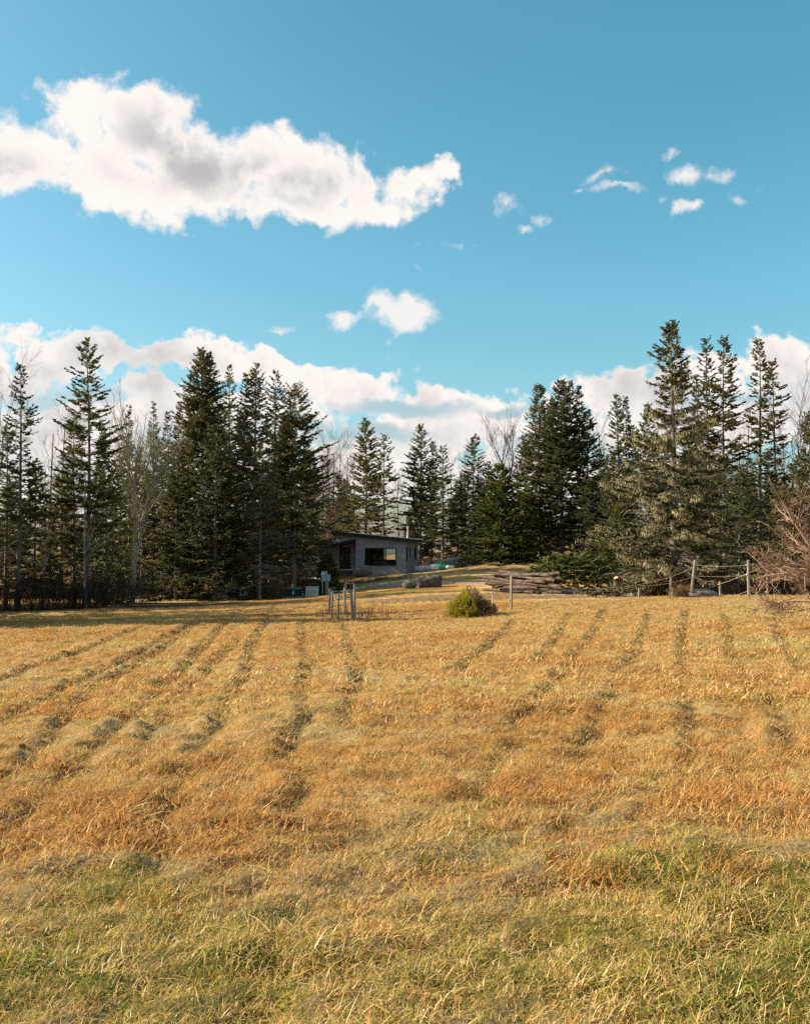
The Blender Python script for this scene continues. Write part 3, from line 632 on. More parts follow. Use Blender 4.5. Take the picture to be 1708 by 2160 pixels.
T(377, 846, 87, 36, 9, 'slender spruce tucked behind the left flank of the great double spruce', cb=.15)
T(425, 735, 80, 108, 10, 'great broad spruce with a double tip left of the house', cb=.10, p=.80, dead=1.8, gap=.26, per=5, leaders=[(.6, .62, .985, .40), (-.6, .58, .93, .36)], rnd=.36)
T(482, 772, 84, 62, 11, 'spruce with a neat narrow spire right of the great double spruce', cb=.12, p=.9, dead=1.2, gap=.32)
T(538, 768, 80, 72, 12, 'twin-leader spruce in the middle of the dark left-hand stand', cb=.12, p=.75, dead=1.6, gap=.30, leaders=[(-.8, .55, .955, .45)])
T(571, 785, 85, 66, 13, 'sparse spruce with long right-hand boughs near the house', cb=.22, p=.75, dead=1.2, **SPARSE)
T(621, 812, 86, 84, 14, 'spruce with a pale exposed trunk nearest the house', cb=.20, p=.62, dead=2.0, gap=.30, prof=([0, .2, .5, .75, .9, 1], [1.02, 1.0, .80, .50, .26, .05]), bark='bark_pale')
T(655, 952, 92, 50, 15, 'short spruce whose boughs brush the end of the house roof', cb=.26, dead=1.0, needle='needle_dark')
T(455, 905, 76, 78, 16, 'dark low spruce at the front of the left-hand stand', share=1)
T(548, 930, 77, 66, 17, 'dark low spruce at the field edge behind the pale blue heap', cb=.26, needle='needle_dark', dead=1.8)
T(372, 940, 77, 64, 18, 'dark low spruce beside the pale bare tree', share=2)
T(300, 985, 79, 56, 19, 'dark low spruce behind the foot of the pale bare tree', share=0)
T(514, 1208, 77.6, 17, 20, 'small bushy spruce half hiding the pale blue heap', cb=.02, needle='needle_dark', gap=.2, name='young_spruce')
T(692, 1170, 84, 30, 21, 'small dense spruce beside the grey meter post', cb=.0, needle='needle_green', gap=.12, per=7, p=.8, name='young_spruce', dens=2.4, tw=.8)
T(770, 884, 112, 62, 22, 'full spruce rising behind the roof of the house', cb=.16, p=.75, gap=.28, per=5)
T(808, 917, 108, 40, 23, 'slender spruce with a bare lower trunk behind the house', cb=.40, p=.65, dead=.8, gap=.40)
T(885, 898, 112, 56, 24, 'double-tipped spruce behind the metal flue', cb=.28, p=.7, gap=.30, leaders=[(1.4, .5, .90, .45)])
T(933, 941, 106, 40, 25, 'medium spruce on a dark trunk right of the house', cb=.26, p=.75, gap=.32, dead=.6)
T(998, 916, 106, 46, 26, 'dark narrow spruce behind the grassy mound', cb=.28, p=.75, gap=.30, needle='needle_dark', dead=.8)
T(965, 1015, 114, 40, 27, 'short dark spruce between the two trunks right of the house', share=1)
T(1030, 975, 112, 40, 28, 'dark spruce behind the bushy one on the mound', share=2)
T(715, 1005, 124, 46, 30, 'short spruce behind the left end of the roof', share=1)
T(1056, 985, 93, 68, 31, 'bushy spruce clothed to the ground on the grassy mound', cb=.01, p=.62, needle='needle_green', gap=.22, per=6, dens=1.25)
T(1100, 1040, 95, 44, 32, 'low green spruce at the right foot of the bushy mound spruce', cb=.02, p=.7, needle='needle_green', gap=.24, per=5)
T(1137, 812, 97, 66, 33, 'tall full spruce left of the three-tipped spruce', cb=.10, p=.70, gap=.28, per=5)
T(1185, 803, 95, 76, 34, 'three-tipped dense spruce on a thick pale trunk', cb=.16, p=.68, gap=.26, per=5, leaders=[(.95, .60, .995, .42), (1.8, .52, .975, .42), (-.9, .5, .90, .36)], dead=1.0)
T(1240, 868, 97, 56, 35, 'spruce in the right flank of the three-tipped spruce', share=2)
T(1308, 832, 84, 46, 36, 'narrow twin-tipped spruce in the middle of the right-hand stand', cb=.06, p=.7, gap=.32, leaders=[(.8, .6, .99, .4)])
T(1286, 960, 86, 40, 37, 'dark filler spruce behind the brush pile', share=0)
T(1305, 1065, 78, 46, 38, 'young bright green spruce behind the brush pile', cb=.02, p=.7, needle='needle_green', gap=.2, per=6, name='young_spruce')
T(1366, 858, 80, 48, 39, 'dark bushy-topped spruce left of the lichened spruce', share=1)
T(1420, 682, 53, 146, 40, 'giant spruce hung with pale lichen behind the leaning post', cb=.075, gap=.28, per=5, dens=1.6, droop=.18, lichen=.85, dead=2.2, trunk_r=.27,
  prof=([0, .1, .3, .5, .60, .68, .80, .92, 1], [1.0, 1.0, .84, .52, .28, .22, .21, .11, .04]), rnd=.42, top_thin=.7, clump=.16, needle='needle')
T(1500, 712, 64, 60, 41, 'tall thin spruce with a feathery tip right of the lichened giant', cb=.10, dead=1.0, prof=([0, .25, .45, .6, .8, 1], [1.0, .9, .66, .50, .28, .06]), needle='needle', **SPARSE)
T(1529, 716, 62, 74, 42, 'tall spruce with stepped boughs right of the feathery one', cb=.10, dead=1.0, prof=([0, .25, .45, .62, .8, 1], [1.0, .9, .72, .62, .36, .06]), **SPARSE)
T(1474, 792, 66, 46, 43, 'shorter spruce between the lichened giant and the feathery one', cb=.1, **SPARSE)
T(1600, 714, 66, 56, 44, 'lone thin spruce with see-through crown near the right edge', cb=.10, dead=1.0, prof=([0, .25, .45, .62, .8, 1], [1.0, .85, .62, .52, .30, .07]), **SPARSE)
T(1636, 766, 63, 42, 45, 'bare-trunked spruce next to the see-through one', cb=.28, dead=1.2, prof=([0, .3, .5, .75, 1], [.9, .7, .55, .55, .1]), **SPARSE)
T(1712, 868, 58, 60, 46, 'dark spruce cut by the right edge', share=2)
T(1560, 985, 58, 66, 47, 'low dark spruce behind the fence between the posts', share=0)
T(1650, 1040, 56, 56, 48, 'low spruce behind the fence and the red twigs', cb=.02, needle='needle', p=.55, gap=.26, per=5)
T(1380, 1085, 58, 52, 49, 'low dark spruce behind the uprooted stump', share=1)
T(1590, 1165, 53, 46, 50, 'squat dark green spruce under the fence ropes', cb=.0, needle='needle_dark', p=.5, gap=.18, per=6, name='young_spruce')
for k, (px, top, Y, w, lab) in enumerate([(20, 1010, 82, 1.2, 'filler spruce in deep shade at the left edge'), (75, 985, 84, 1.2, 'dark spruce back in the gap left of the tallest lone spruce'), (130, 1000, 86, 1.3, 'dark spruce behind the lone spruce trunk on its left'), (205, 985, 88, 1.2, 'dark spruce behind the lone spruce trunk on its right'), (255, 950, 92, 1.2, 'dark spruce between the lone spruce and the pale bare tree'), (340, 925, 93, 1.2, 'dark spruce at the back left of the great double spruce'),
    (400, 880, 95, 1.1, 'dark spruce peering over the left shoulder of the great double spruce'), (462, 860, 96, 1.1, 'dark spruce back between the great double spruce and the neat spire'), (512, 860, 97, 1.2, 'dark spruce back between the neat spire and the twin-leader spruce'), (600, 875, 95, 1.2, 'dark spruce back between the twin-leader spruce and the pale trunk'), (585, 960, 97, 1.3, 'broad low spruce in the shade of the left-hand stand'), (640, 985, 99, 1.2, 'low spruce hiding the wing of the house'),
    (728, 1010, 128, 1.0, 'far spruce behind the left half of the roof'), (884, 1010, 126, 1.0, 'far spruce behind the flue'), (910, 1000, 128, 1.0, 'far spruce between the two spruces right of the flue'), (975, 1000, 126, 1.0, 'far spruce left of the dark narrow one'), (1010, 1010, 124, 1.1, 'far spruce right of the dark narrow one'),
    (1110, 920, 108, 1.2, 'dark spruce behind the left flank of the tall full spruce'), (1160, 900, 106, 1.1, 'dark spruce between the tall full spruce and the three-tipped one'), (1262, 960, 104, 1.2, 'dark spruce back right of the three-tipped spruce'), (1335, 900, 96, 1.2, 'dark spruce back right of the twin-tipped one'), (1395, 930, 86, 1.4, 'dark spruce behind the left boughs of the lichened giant'),
    (1465, 930, 80, 1.4, 'dark spruce behind the right boughs of the lichened giant'), (1515, 960, 78, 1.3, 'dark spruce low behind the two tall thin spruces'), (1565, 1010, 76, 1.4, 'dark spruce low in the gap of the right-hand stand'), (1625, 1000, 76, 1.3, 'dark spruce low behind the see-through spruce'), (1680, 980, 74, 1.3, 'dark spruce low behind the red twigs'), (1240, 1010, 92, 1.3, 'dark low spruce over the brush pile')]):
    X = (px - CX) / FPX * Y; zb = float(zsmooth(X, Y)); H = at(px, top, Y)[2] - zb; s0 = FILL[k % 3]
    r = s0.copy(); C.objects.link(r)
    for c in s0.children: q = c.copy(); C.objects.link(q); q.parent = r
    r.location = (X, Y, zb); r.rotation_euler = (0, 0, k * 2.1); r.scale = (w, w, H / 10); r['label'] = lab; r['group'] = 'dark spruces filling the stands'
# the stand runs on beyond the left edge of the view
for k, (X, Y, H) in enumerate([(-30, 63, 15), (-35, 61, 17), (-22, 39.6, 13), (-26, 40, 15), (-30.5, 40.6, 15), (-35, 41.5, 16), (-39.5, 43, 15.5), (-44, 44.5, 16), (-25, 44, 15), (-30, 45, 16), (-36, 47, 17), (-27, 49, 15), (-34, 52, 17), (-28, 55, 15)]):
    if k == 0: tr0 = spruce('spruce_tree', (X, Y, float(zsmooth(X, Y))), 15, 3.0, 60, 'spruce of the stand beyond the left edge', 'spruces beyond the left edge', cb=.05, gap=.34, dead=.5, p=.7)
    else:
        r = tr0.copy(); C.objects.link(r); r.location = (X, Y, float(zsmooth(X, Y))); r.rotation_euler = (0, 0, k * 1.3); r.scale = (1.15, 1.15, H / 15)
        for c in tr0.children: q = c.copy(); C.objects.link(q); q.parent = r

# ------------------------------------------------------------------ bare trees
def grow(rg, paths, rads, levels):
    """paths (N,K,3): returns the tubes of each level as (paths, r0, r1)"""
    out = [(paths, rads, rads * .35)]
    P, r = paths, rads
    for lv in levels:
        N, K, _ = P.shape; n = lv['n']
        L = np.linalg.norm(np.diff(P, axis=1), axis=2).sum(1)
        i = np.repeat(np.arange(N), n); s = rg.uniform(lv['s'][0], lv['s'][1], N * n) * (K - 1)
        if lv.get('tip', False): s[::n] = K - 1.02
        k = np.minimum(s.astype(int), K - 2); u = (s - k)[:, None]
        o = P[i, k] * (1 - u) + P[i, k + 1] * u; tg = nrm(P[i, k + 1] - P[i, k])
        rv = nrm(rg.normal(0, 1, (N * n, 3))); rv = nrm(rv - tg * (rv * tg).sum(1, keepdims=True))
        an = rg.uniform(lv['ang'][0], lv['ang'][1], N * n)[:, None]
        d = nrm(tg * np.cos(an) + rv * np.sin(an) + np.array([0, 0, 1.]) * lv.get('up', 0.1))
        l = L[i] * rg.uniform(lv['len'][0], lv['len'][1], N * n) * (1 - .35 * s / (K - 1)); kk = lv.get('K', 4)
        S = np.linspace(0, 1, kk)[None, :, None]
        bn = rg.normal(0, lv.get('bend', .15), (N * n, 1, 3)) + np.array([0, 0, lv.get('curl', .12)])
        wob = rg.normal(0, lv.get('wob', .02), (N * n, kk, 3)) * S
        Q = o[:, None] + d[:, None] * l[:, None, None] * S + (bn * S * S + wob) * l[:, None, None]
        q = r[i] * (1 - .65 * s / (K - 1)) * lv.get('r', .55); q = np.maximum(q, lv.get('rmin', .004))
        out.append((Q, q, np.maximum(q * .35, lv.get('rmin', .004) * .6))); P, r = Q, q
    return out
def bare_tree(name, base, stems, r0, seed, levels, label, bark, twig, group=None, cat='tree'):
    rg = np.random.default_rng(seed); root = empty(name, base, 0, label, cat, group)
    P = np.array(stems, float)
    lv = grow(rg, P, np.full(len(P), r0) if np.isscalar(r0) else np.array(r0, float), levels)
    tb, cbm = MB(), MB()
    for k, (Q, a, b) in enumerate(lv):
        K = Q.shape[1]; S = np.linspace(0, 1, K)[None]
        rr = a[:, None] * (1 - S) + b[:, None] * S
        if k == 0: rr[:, 0] *= 1.3
        (tb if k == 0 else cbm).tubes(Q, rr, 8 if k == 0 else (5 if k == 1 else 3), rg.random(len(Q)))
    tb.build('trunk', M[bark], root, True); cbm.build('branches', M[twig], root)
    return root
def stem(pts, n=8):
    pts = np.array(pts, float); t = np.linspace(0, 1, len(pts)); tt = np.linspace(0, 1, n)
    return np.stack([np.interp(tt, t, pts[:, k]) for k in range(3)], -1)
def rel_stem(base, pix, Y, dY=(0.0,)):
    q = [at(x, y, Y + (dY[i] if i < len(dY) else dY[-1])) - base for i, (x, y) in enumerate(pix)]; return stem(q)
DEC = [dict(n=9, s=(.38, .98), ang=(.35, .75), len=(.35, .62), up=.35, r=.42, rmin=.018), dict(n=7, s=(.25, 1), ang=(.3, .8), len=(.35, .6), up=.25, r=.5, rmin=.012), dict(n=5, s=(.2, 1), ang=(.35, .9), len=(.35, .65), up=.15, r=.6, rmin=.008)]
def gbase(px, Y): X = (px - CX) / FPX * Y; return np.array([X, Y, float(zsmooth(X, Y))])
b0 = gbase(278, 72)
b0[2] -= .05
bare_tree('bare_tree', b0, [rel_stem(b0, [(278, 1272), (284, 1190), (288, 1110), (286, 1060), (285, 1010), (290, 960)], 72), rel_stem(b0, [(284, 1190), (296, 1130), (306, 1070), (320, 1025), (338, 985)], 72, (0, 0, -1, -1)),
          ], [.20, .13], 71, [dict(n=20, s=(.28, .98), ang=(.45, .95), len=(.25, .6), up=.22, r=.36, rmin=.034, curl=.3), dict(n=9, s=(.25, 1), ang=(.3, .7), len=(.35, .6), up=.3, r=.5, rmin=.016), dict(n=5, s=(.2, 1), ang=(.35, .9), len=(.35, .6), up=.2, r=.6, rmin=.009)],
          'pale lichened bare tree forking low in front of the dark spruces', 'bark_pale', 'twig_pale')
b0 = gbase(92, 66)
bare_tree('bare_tree', b0, [rel_stem(b0, [(90, 1285), (95, 1200), (98, 1150), (104, 1090)], 66), rel_stem(b0, [(95, 1195), (112, 1150), (130, 1110)], 66), rel_stem(b0, [(95, 1190), (84, 1150), (70, 1110)], 66)], [.075, .05, .045], 72,
          [dict(n=6, s=(.4, 1), ang=(.3, .7), len=(.3, .6), up=.3, r=.5, rmin=.012), dict(n=4, s=(.3, 1), ang=(.3, .8), len=(.35, .6), up=.2, r=.6, rmin=.008)], 'small grey bare sapling forking between two left-hand spruces', 'bark_pale', 'twig_pale')
b0 = gbase(182, 65)
bare_tree('birch_tree', b0, [rel_stem(b0, [(183, 1283), (179, 1220), (178, 1150), (180, 1080), (181, 1000)], 65)], .085, 73,
          [dict(n=14, s=(.35, 1), ang=(.6, 1.1), len=(.12, .3), up=.1, r=.35, rmin=.010), dict(n=5, s=(.3, 1), ang=(.3, .8), len=(.35, .6), up=.1, r=.6, rmin=.007)], 'thin pale pole-like trunk in front of the tallest left-hand spruce', 'bark_pale', 'dead_twig' if False else 'twig_pale')
b0 = gbase(1062, 108)
bare_tree('bare_tree', b0, [rel_stem(b0, [(1062, 1170), (1066, 1080), (1066, 1020), (1060, 985), (1052, 960)], 108), rel_stem(b0, [(1066, 1050), (1074, 1010), (1082, 970), (1080, 945)], 108)], [.17, .11], 74, DEC,
          'bare leafless tree showing above the bushy mound spruce', 'bark', 'twig_dark')
b0 = gbase(1690, 66)
bare_tree('bare_tree', b0, [rel_stem(b0, [(1690, 1250), (1676, 1120), (1668, 1040), (1676, 990), (1684, 955)], 66), rel_stem(b0, [(1676, 1080), (1700, 1020), (1712, 970), (1708, 930)], 66)], [.13, .10], 75, DEC,
          'dark bare tree rising behind the red twigs at the right edge', 'bark', 'twig_dark')
b0 = gbase(2, 70)
bare_tree('bare_tree', b0, [rel_stem(b0, [(-6, 1285), (-8, 1100), (-4, 1000), (0, 930)], 70)], [.13], 76, DEC, 'leafless tree peeping in at the left edge above the spruces', 'bark', 'twig_dark')
# brown leafless trees far behind the gaps
k = 0
for px, top, Y in [(108, 915, 95), (132, 905, 100), (690, 945, 122), (152, 930, 92), (690, 935, 128), (703, 955, 124), (717, 960, 126), (733, 965, 130), (680, 965, 120), (745, 985, 127), (950, 985, 128), (980, 960, 132), (840, 990, 134), (1010, 965, 130), (1265, 915, 110), (1275, 940, 106), (1560, 930, 84), (1580, 900, 88), (1545, 960, 86), (1655, 930, 82), (1090, 960, 118)]:
    b0 = gbase(px, Y); h = at(px, top, Y)[2] - b0[2]
    q = np.array([[0, 0, -.3], [.01 * h, 0, .3 * h], [-.01 * h, .01 * h, .6 * h], [.005 * h, 0, h]])
    if k < 4:
        tr = bare_tree('bare_tree', b0, [stem(q)], .008 * h, 80 + k, [dict(n=34, s=(.12, 1), ang=(.5, 1.0), len=(.14, .32), up=.3, r=.30, rmin=.011), dict(n=8, s=(.2, 1), ang=(.3, .9), len=(.35, .6), up=.2, r=.5, rmin=.008), dict(n=3, s=(.3, 1), ang=(.3, .9), len=(.4, .7), up=.1, r=.6, rmin=.008)],
                      'x', 'twig_brown', 'twig_brown', 'leafless trees behind the spruces')
        if k == 0: BT = []
        BT.append((tr, h))
    else:
        s, h0 = BT[k % 4]; r = s.copy(); C.objects.link(r); r.location = b0; r.rotation_euler = (0, 0, k * 1.1); r.scale = (h / h0,) * 3
        for c in s.children: z = c.copy(); C.objects.link(z); z.parent = r
        tr = r
    tr['label'] = ('brown leafless tree behind the left-hand spruces' if px < 300 else 'brown leafless tree far behind the roof of the house' if px < 1000 and px != 950 and px != 980 else 'brown leafless tree behind the right-hand spruces' if px > 1000 else 'brown leafless tree far behind the spruces right of the flue')
    tr['group'] = 'leafless trees behind the ' + ('left-hand spruces' if px < 300 else 'house roof' if px < 1000 and px != 950 and px != 980 else 'right-hand spruces' if px > 1000 else 'spruces right of the flue')
    k += 1
# the apple tree reaching in from the right
b0 = np.array([10.15, 22.5, float(zsmooth(10.15, 22.5))])
ap = [stem([(0, 0, -.2), (-.1, .05, .6), (-.5, .1, 1.3), (-1.1, .0, 2.0), (-1.6, -.2, 2.7)]), stem([(0, 0, .5), (-.6, -.4, 1.0), (-1.3, -.6, 1.4), (-2.0, -.6, 1.5)]), stem([(0, 0, .5), (-.5, .5, .9), (-1.2, .6, 1.25), (-1.9, .6, 1.15)]), stem([(0, 0, .6), (.3, .2, 1.6), (.1, .3, 2.6), (-.3, .2, 3.3)]), stem([(0, 0, .5), (.7, -.3, 1.3), (1.4, -.2, 2.0)]), stem([(0, 0, .45), (-.6, .1, .55), (-1.2, .2, .62), (-1.9, .1, .55)])]
bare_tree('apple_tree', b0, ap, [.10, .055, .055, .07, .07, .04], 77, [dict(n=14, s=(.3, 1), ang=(.4, 1.0), len=(.30, .55), up=.12, r=.45, rmin=.010, bend=.2, curl=.02, wob=.03), dict(n=8, s=(.15, 1), ang=(.4, 1.1), len=(.3, .55), up=.12, r=.5, rmin=.0058, bend=.2, wob=.04), dict(n=8, s=(.15, 1), ang=(.5, 1.2), len=(.22, .5), up=.1, r=.6, rmin=.0036, bend=.2, wob=.04)],
          'reddish-twigged bare apple tree reaching in from the right edge', 'twig_red', 'twig_red')
# thin dry undergrowth under the left-hand trees
def thicket(name, spots, m, label, seed, n=260, h=(1.2, 2.6), r=.006, kind='stuff'):
    rg = np.random.default_rng(seed); b = MB()
    for px, Y, w in spots:
        X = (px - CX) / FPX * Y + rg.normal(0, w, n); Yy = Y + rg.normal(0, w * .5, n); z = zsmooth(X, Yy); l = rg.uniform(h[0], h[1], n)
        d = nrm(np.stack([rg.normal(0, .33, n), rg.normal(0, .33, n), np.ones(n)], -1)); o = np.stack([X, Yy, z], -1)
        bn = rg.normal(0, .12, (n, 3))
        b.tubes(np.stack([o, o + d * (l * .5)[:, None] + bn * .3, o + d * l[:, None] + bn * 1.2], 1), np.array([[r * 1.5, r, r * .5]]), 3, rg.random(n))
        k = 5; i = np.repeat(np.arange(n), k); s = rg.uniform(.3, 1, n * k); o2 = o[i] + d[i] * (l[i] * s)[:, None] + bn[i] * (s * s)[:, None]
        d2 = nrm(d[i] + rg.normal(0, .55, (n * k, 3))); l2 = l[i] * rg.uniform(.12, .35, n * k)
        b.tubes(np.stack([o2, o2 + d2 * l2[:, None]], 1), np.array([[r, r * .5]]), 3, rg.random(n * k))
    return tag(b.build(name, m), label, kind=kind)
thicket('undergrowth', [(10, 63, 2.2), (70, 64, 2.0), (120, 64.5, 2.0), (170, 66, 2.0), (215, 67, 2.0), (250, 71, 1.8), (330, 79, 2.0), (390, 80, 2.0)], M['twig_dark'], 'dark leafless undergrowth along the foot of the left-hand trees', 90, 300)
thicket('dry_grass_tuft', [(535, 79.5, .7), (556, 80, .6), (572, 80.5, .5), (522, 79, .5)], M['dry_reed'], 'tall dry reddish grass between the pale blue heap and the dark green box', 91, 330, (.5, 1.35), .008)
thicket('undergrowth', [(642, 87, 1.2), (612, 87, 1.2)], M['bush_dry'], 'brown leafless scrub behind the white generator', 92, 260, (.8, 2.0), .008)
thicket('undergrowth', [(1570, 50, 1.3), (1640, 50, 1.5), (1530, 51, 1.0), (1395, 56, 1.4)], M['twig_dark'], 'dark tangled scrub behind the fence under the lichened spruce', 93, 260, (.6, 1.8), .007)
thicket('undergrowth', [(925, 104, .9), (1000, 96, .8), (900, 108, 1.2)], M['twig_brown'], 'brown twiggy scrub beside the boulder behind the mound', 94, 200, (.4, 1.3), .010)
# the far-off wood, one mass
fw = MB(); rg = np.random.default_rng(33)
for k in range(150):
    a = rg.uniform(-.60, .60); Y = rg.uniform(150, 230) if abs(a) < .1 else rg.uniform(118, 230); X = a * Y
    if -.035 < X / Y < -.004: continue
    if .015 < X / Y < .085 and Y < 205: continue
    z0 = float(zsmooth(X, Y)); H = rg.uniform(6, 10.5); n = 150; t = rg.random(n); th = rg.uniform(0, 6.28, n); l = (H * .24) * (1 - t) ** .8 * rg.uniform(.6, 1.1, n) + .2
    o = np.stack([np.full(n, X), np.full(n, Y), z0 + H * (.08 + .92 * t)], -1); d = nrm(np.stack([np.cos(th), np.sin(th), rg.normal(-.1, .2, n)], -1))
    fw.rhombs(o, d, nrm(np.stack([-np.sin(th), np.cos(th), rg.normal(0, .5, n)], -1)), l, l * .28 + .05, rg.random(n)); fw.rhombs(o, d, np.tile([[0, 0, 1.]], (n, 1)), l, l * .2, rg.random(n))
    fw.tubes(np.array([[X, Y, z0 - .3], [X, Y, z0 + H]]), np.array([.14, .02]), 4, .3)
tag(fw.build('distant_woods', M['needle_dark']), 'dark spruce woods far behind the house', kind='stuff')

# ------------------------------------------------------------------ house
HA = R(12.4); hb = at(855, 1210.5, 97)
house = empty('house', hb, -HA, 'low grey shingled house with a dark sloping roof among the spruces', 'house')
rz = lambda x: 3.40 - .100 * x          # underside of the roof above the front wall at local x
def panel_wall(name, x0, x1, y0, y1, zb, ztop, holes, m, parent, along='x'):
    """a wall slab along x or y with rectangular holes (u0,u1,z0,z1), its top following ztop(u)"""
    b = MB(); us = sorted({x0, x1} | {h[0] for h in holes} | {h[1] for h in holes}) if along == 'x' else sorted({y0, y1} | {h[0] for h in holes} | {h[1] for h in holes})
    def slab(u0, u1, za, zc0, zc1):
        if along == 'x': b.hexa([(u0, y0, za), (u1, y0, za), (u1, y1, za), (u0, y1, za), (u0, y0, zc0), (u1, y0, zc1), (u1, y1, zc1), (u0, y1, zc0)])
        else: b.hexa([(x0, u0, za), (x1, u0, za), (x1, u1, za), (x0, u1, za), (x0, u0, zc0), (x1, u0, zc0), (x1, u1, zc1), (x0, u1, zc1)])
    for u0, u1 in zip(us[:-1], us[1:]):
        z = zb
        for h in sorted([h for h in holes if h[0] <= u0 + 1e-6 and h[1] >= u1 - 1e-6], key=lambda q: q[2]):
            slab(u0, u1, z, h[2], h[2]); z = h[3]
        slab(u0, u1, z, ztop(u0), ztop(u1))
    return b.build(name, m, parent)
WX0, WX1, WZ0, WZ1 = -4.08, -.92, .86, 2.52
panel_wall('wall', -5, 0, 0, .2, -.05, rz, [(WX0, WX1, WZ0, WZ1)], M['siding'], house)
SW = [(.42, .95, 1.35, 2.6), (1.9, 2.25, 1.55, 2.6), (4.2, 4.95, 1.4, 2.65)]
panel_wall('wall', -.2, 0, .2, 6, -.05, lambda u: rz(0), SW, M['siding'], house, 'y')
panel_wall('wall', -5, -.2, 5.8, 6, -.05, lambda u: rz(u), [(-3.75, -2.2, 1.30, 2.55)], M['siding'], house)
panel_wall('wall', -5, -4.8, .2, 5.8, -.05, lambda u: rz(-5), [], M['siding'], house, 'y')
b = MB(); b.box(-4.8, -.2, .2, 5.8, .0, .12); b.build('floor', M['interior'], house)
b = MB(); b.box(-4.79, -.21, .21, 5.79, 3.2, 3.25); b.box(-4.79, -4.74, .21, 5.79, .12, 3.25); b.build('interior_lining', M['interior'], house)
b = MB(); b.box(-3.4, -1.5, 2.4, 3.4, .12, .9); b.box(-4.3, -3.7, 1.2, 2.6, .12, .75); b.build('furniture', M['black'], house)
def window(name, x0, x1, z0, z1, y, parent, mull=(), fw_=.09, side=False, label=None):
    f = MB()
    def bx(a, c, d, e, yy0=-.035, yy1=.09):
        if side: f.box(y - yy1, y - yy0, a, c, d, e)
        else: f.box(a, c, y + yy0, y + yy1, d, e)
    bx(x0, x1, z1 - fw_, z1); bx(x0, x1, z0, z0 + fw_); bx(x0, x0 + fw_, z0 + fw_, z1 - fw_); bx(x1 - fw_, x1, z0 + fw_, z1 - fw_)
    for q in mull: bx(q - .045, q + .045, z0 + fw_, z1 - fw_, -.02, .07)
    o = f.build(name, M['frame'], parent)
    if label: o['label'] = label
    cuts = [x0 + fw_] + [v for q in mull for v in (q - .045, q + .045)] + [x1 - fw_]
    for a, c in zip(cuts[::2], cuts[1::2]):
        g = MB()
        if side: g.box(y - .045, y - .035, a, c, z0 + fw_, z1 - fw_)
        else: g.box(a, c, y + .03, y + .04, z0 + fw_, z1 - fw_)
        g.build('pane', M['glass'], o)
    s = MB()
    if side: s.box(y + .002, y + .06, x0 - .05, x1 + .05, z0 - .06, z0 - .002)
    else: s.box(x0 - .05, x1 + .05, y - .07, y - .002, z0 - .06, z0 - .002)
    s.build('sill', M['frame'], o)
    return o
window('window', WX0, WX1, WZ0, WZ1, 0, house, (-1.98,), label='wide picture window in the front wall')
for q in SW: window('window', q[0], q[1], q[2], q[3], 0, house, side=True, fw_=.06)
window('window', -3.75, -2.2, 1.30, 2.55, 5.85, house, fw_=.06)
# main roof: one slope falling to the right
b = MB(); e = .40
b.hexa([(-7.4, -e, rz(-7.4)), (.45, -e, rz(.45)), (.45, 6.4, rz(.45)), (-7.4, 6.4, rz(-7.4)), (-7.4, -e, rz(-7.4) + .07), (.45, -e, rz(.45) + .07), (.45, 6.4, rz(.45) + .07), (-7.4, 6.4, rz(-7.4) + .07)])
b2 = MB(); nrib = 20
roof = b.build('roof', M['roof'], house)
for k in range(nrib):
    y = -e + .02 + k * (6.75 / (nrib - 1))
    b2.hexa([(-7.4, y - .015, rz(-7.4) + .072), (.45, y - .015, rz(.45) + .072), (.45, y + .015, rz(.45) + .072), (-7.4, y + .015, rz(-7.4) + .072), (-7.4, y - .015, rz(-7.4) + .10), (.45, y - .015, rz(.45) + .10), (.45, y + .015, rz(.45) + .10), (-7.4, y + .015, rz(-7.4) + .10)])
b2.build('standing_seams', M['roof'], roof)
b = MB()
b.hexa([(-7.4, -e - .03, rz(-7.4) - .24), (.45, -e - .03, rz(.45) - .24), (.45, -e - .002, rz(.45) - .24), (-7.4, -e - .002, rz(-7.4) - .24), (-7.4, -e - .03, rz(-7.4) + .045), (.45, -e - .03, rz(.45) + .045), (.45, -e - .002, rz(.45) + .045), (-7.4, -e - .002, rz(-7.4) + .045)])
b.box(.452, .48, -e, 6.4, rz(.45) - .24, rz(.45) + .045); b.box(-7.43, -7.402, -e, 6.4, rz(-7.4) - .24, rz(-7.4) + .045)
b.build('fascia', M['fascia'], roof)
b = MB(); b.hexa([(-7.38, -e + .01, rz(-7.38) - .10), (.43, -e + .01, rz(.43) - .10), (.43, -.01, rz(.43) - .10), (-7.38, -.01, rz(-7.38) - .10), (-7.38, -e + .01, rz(-7.38) - .005), (.43, -e + .01, rz(.43) - .005), (.43, -.01, rz(.43) - .005), (-7.38, -.01, rz(-7.38) - .005)])
b.build('soffit', M['fascia'], roof)
b = MB(); cx, cy, cz = -.40, 2.98, rz(-.4) + .06
for r_, z0, z1 in ((.16, 0, .10), (.125, .10, .55), (.10, .55, 1.02), (.17, 1.05, 1.10), (.17, 1.16, 1.22), (.12, 1.02, 1.16)):
    b.tubes(np.array([[cx, cy, cz + z0 - .08 * (z0 == 0)], [cx, cy, cz + z1]]), r_, 14, cap=True)
b.build('flue', M['steel'], roof, False)
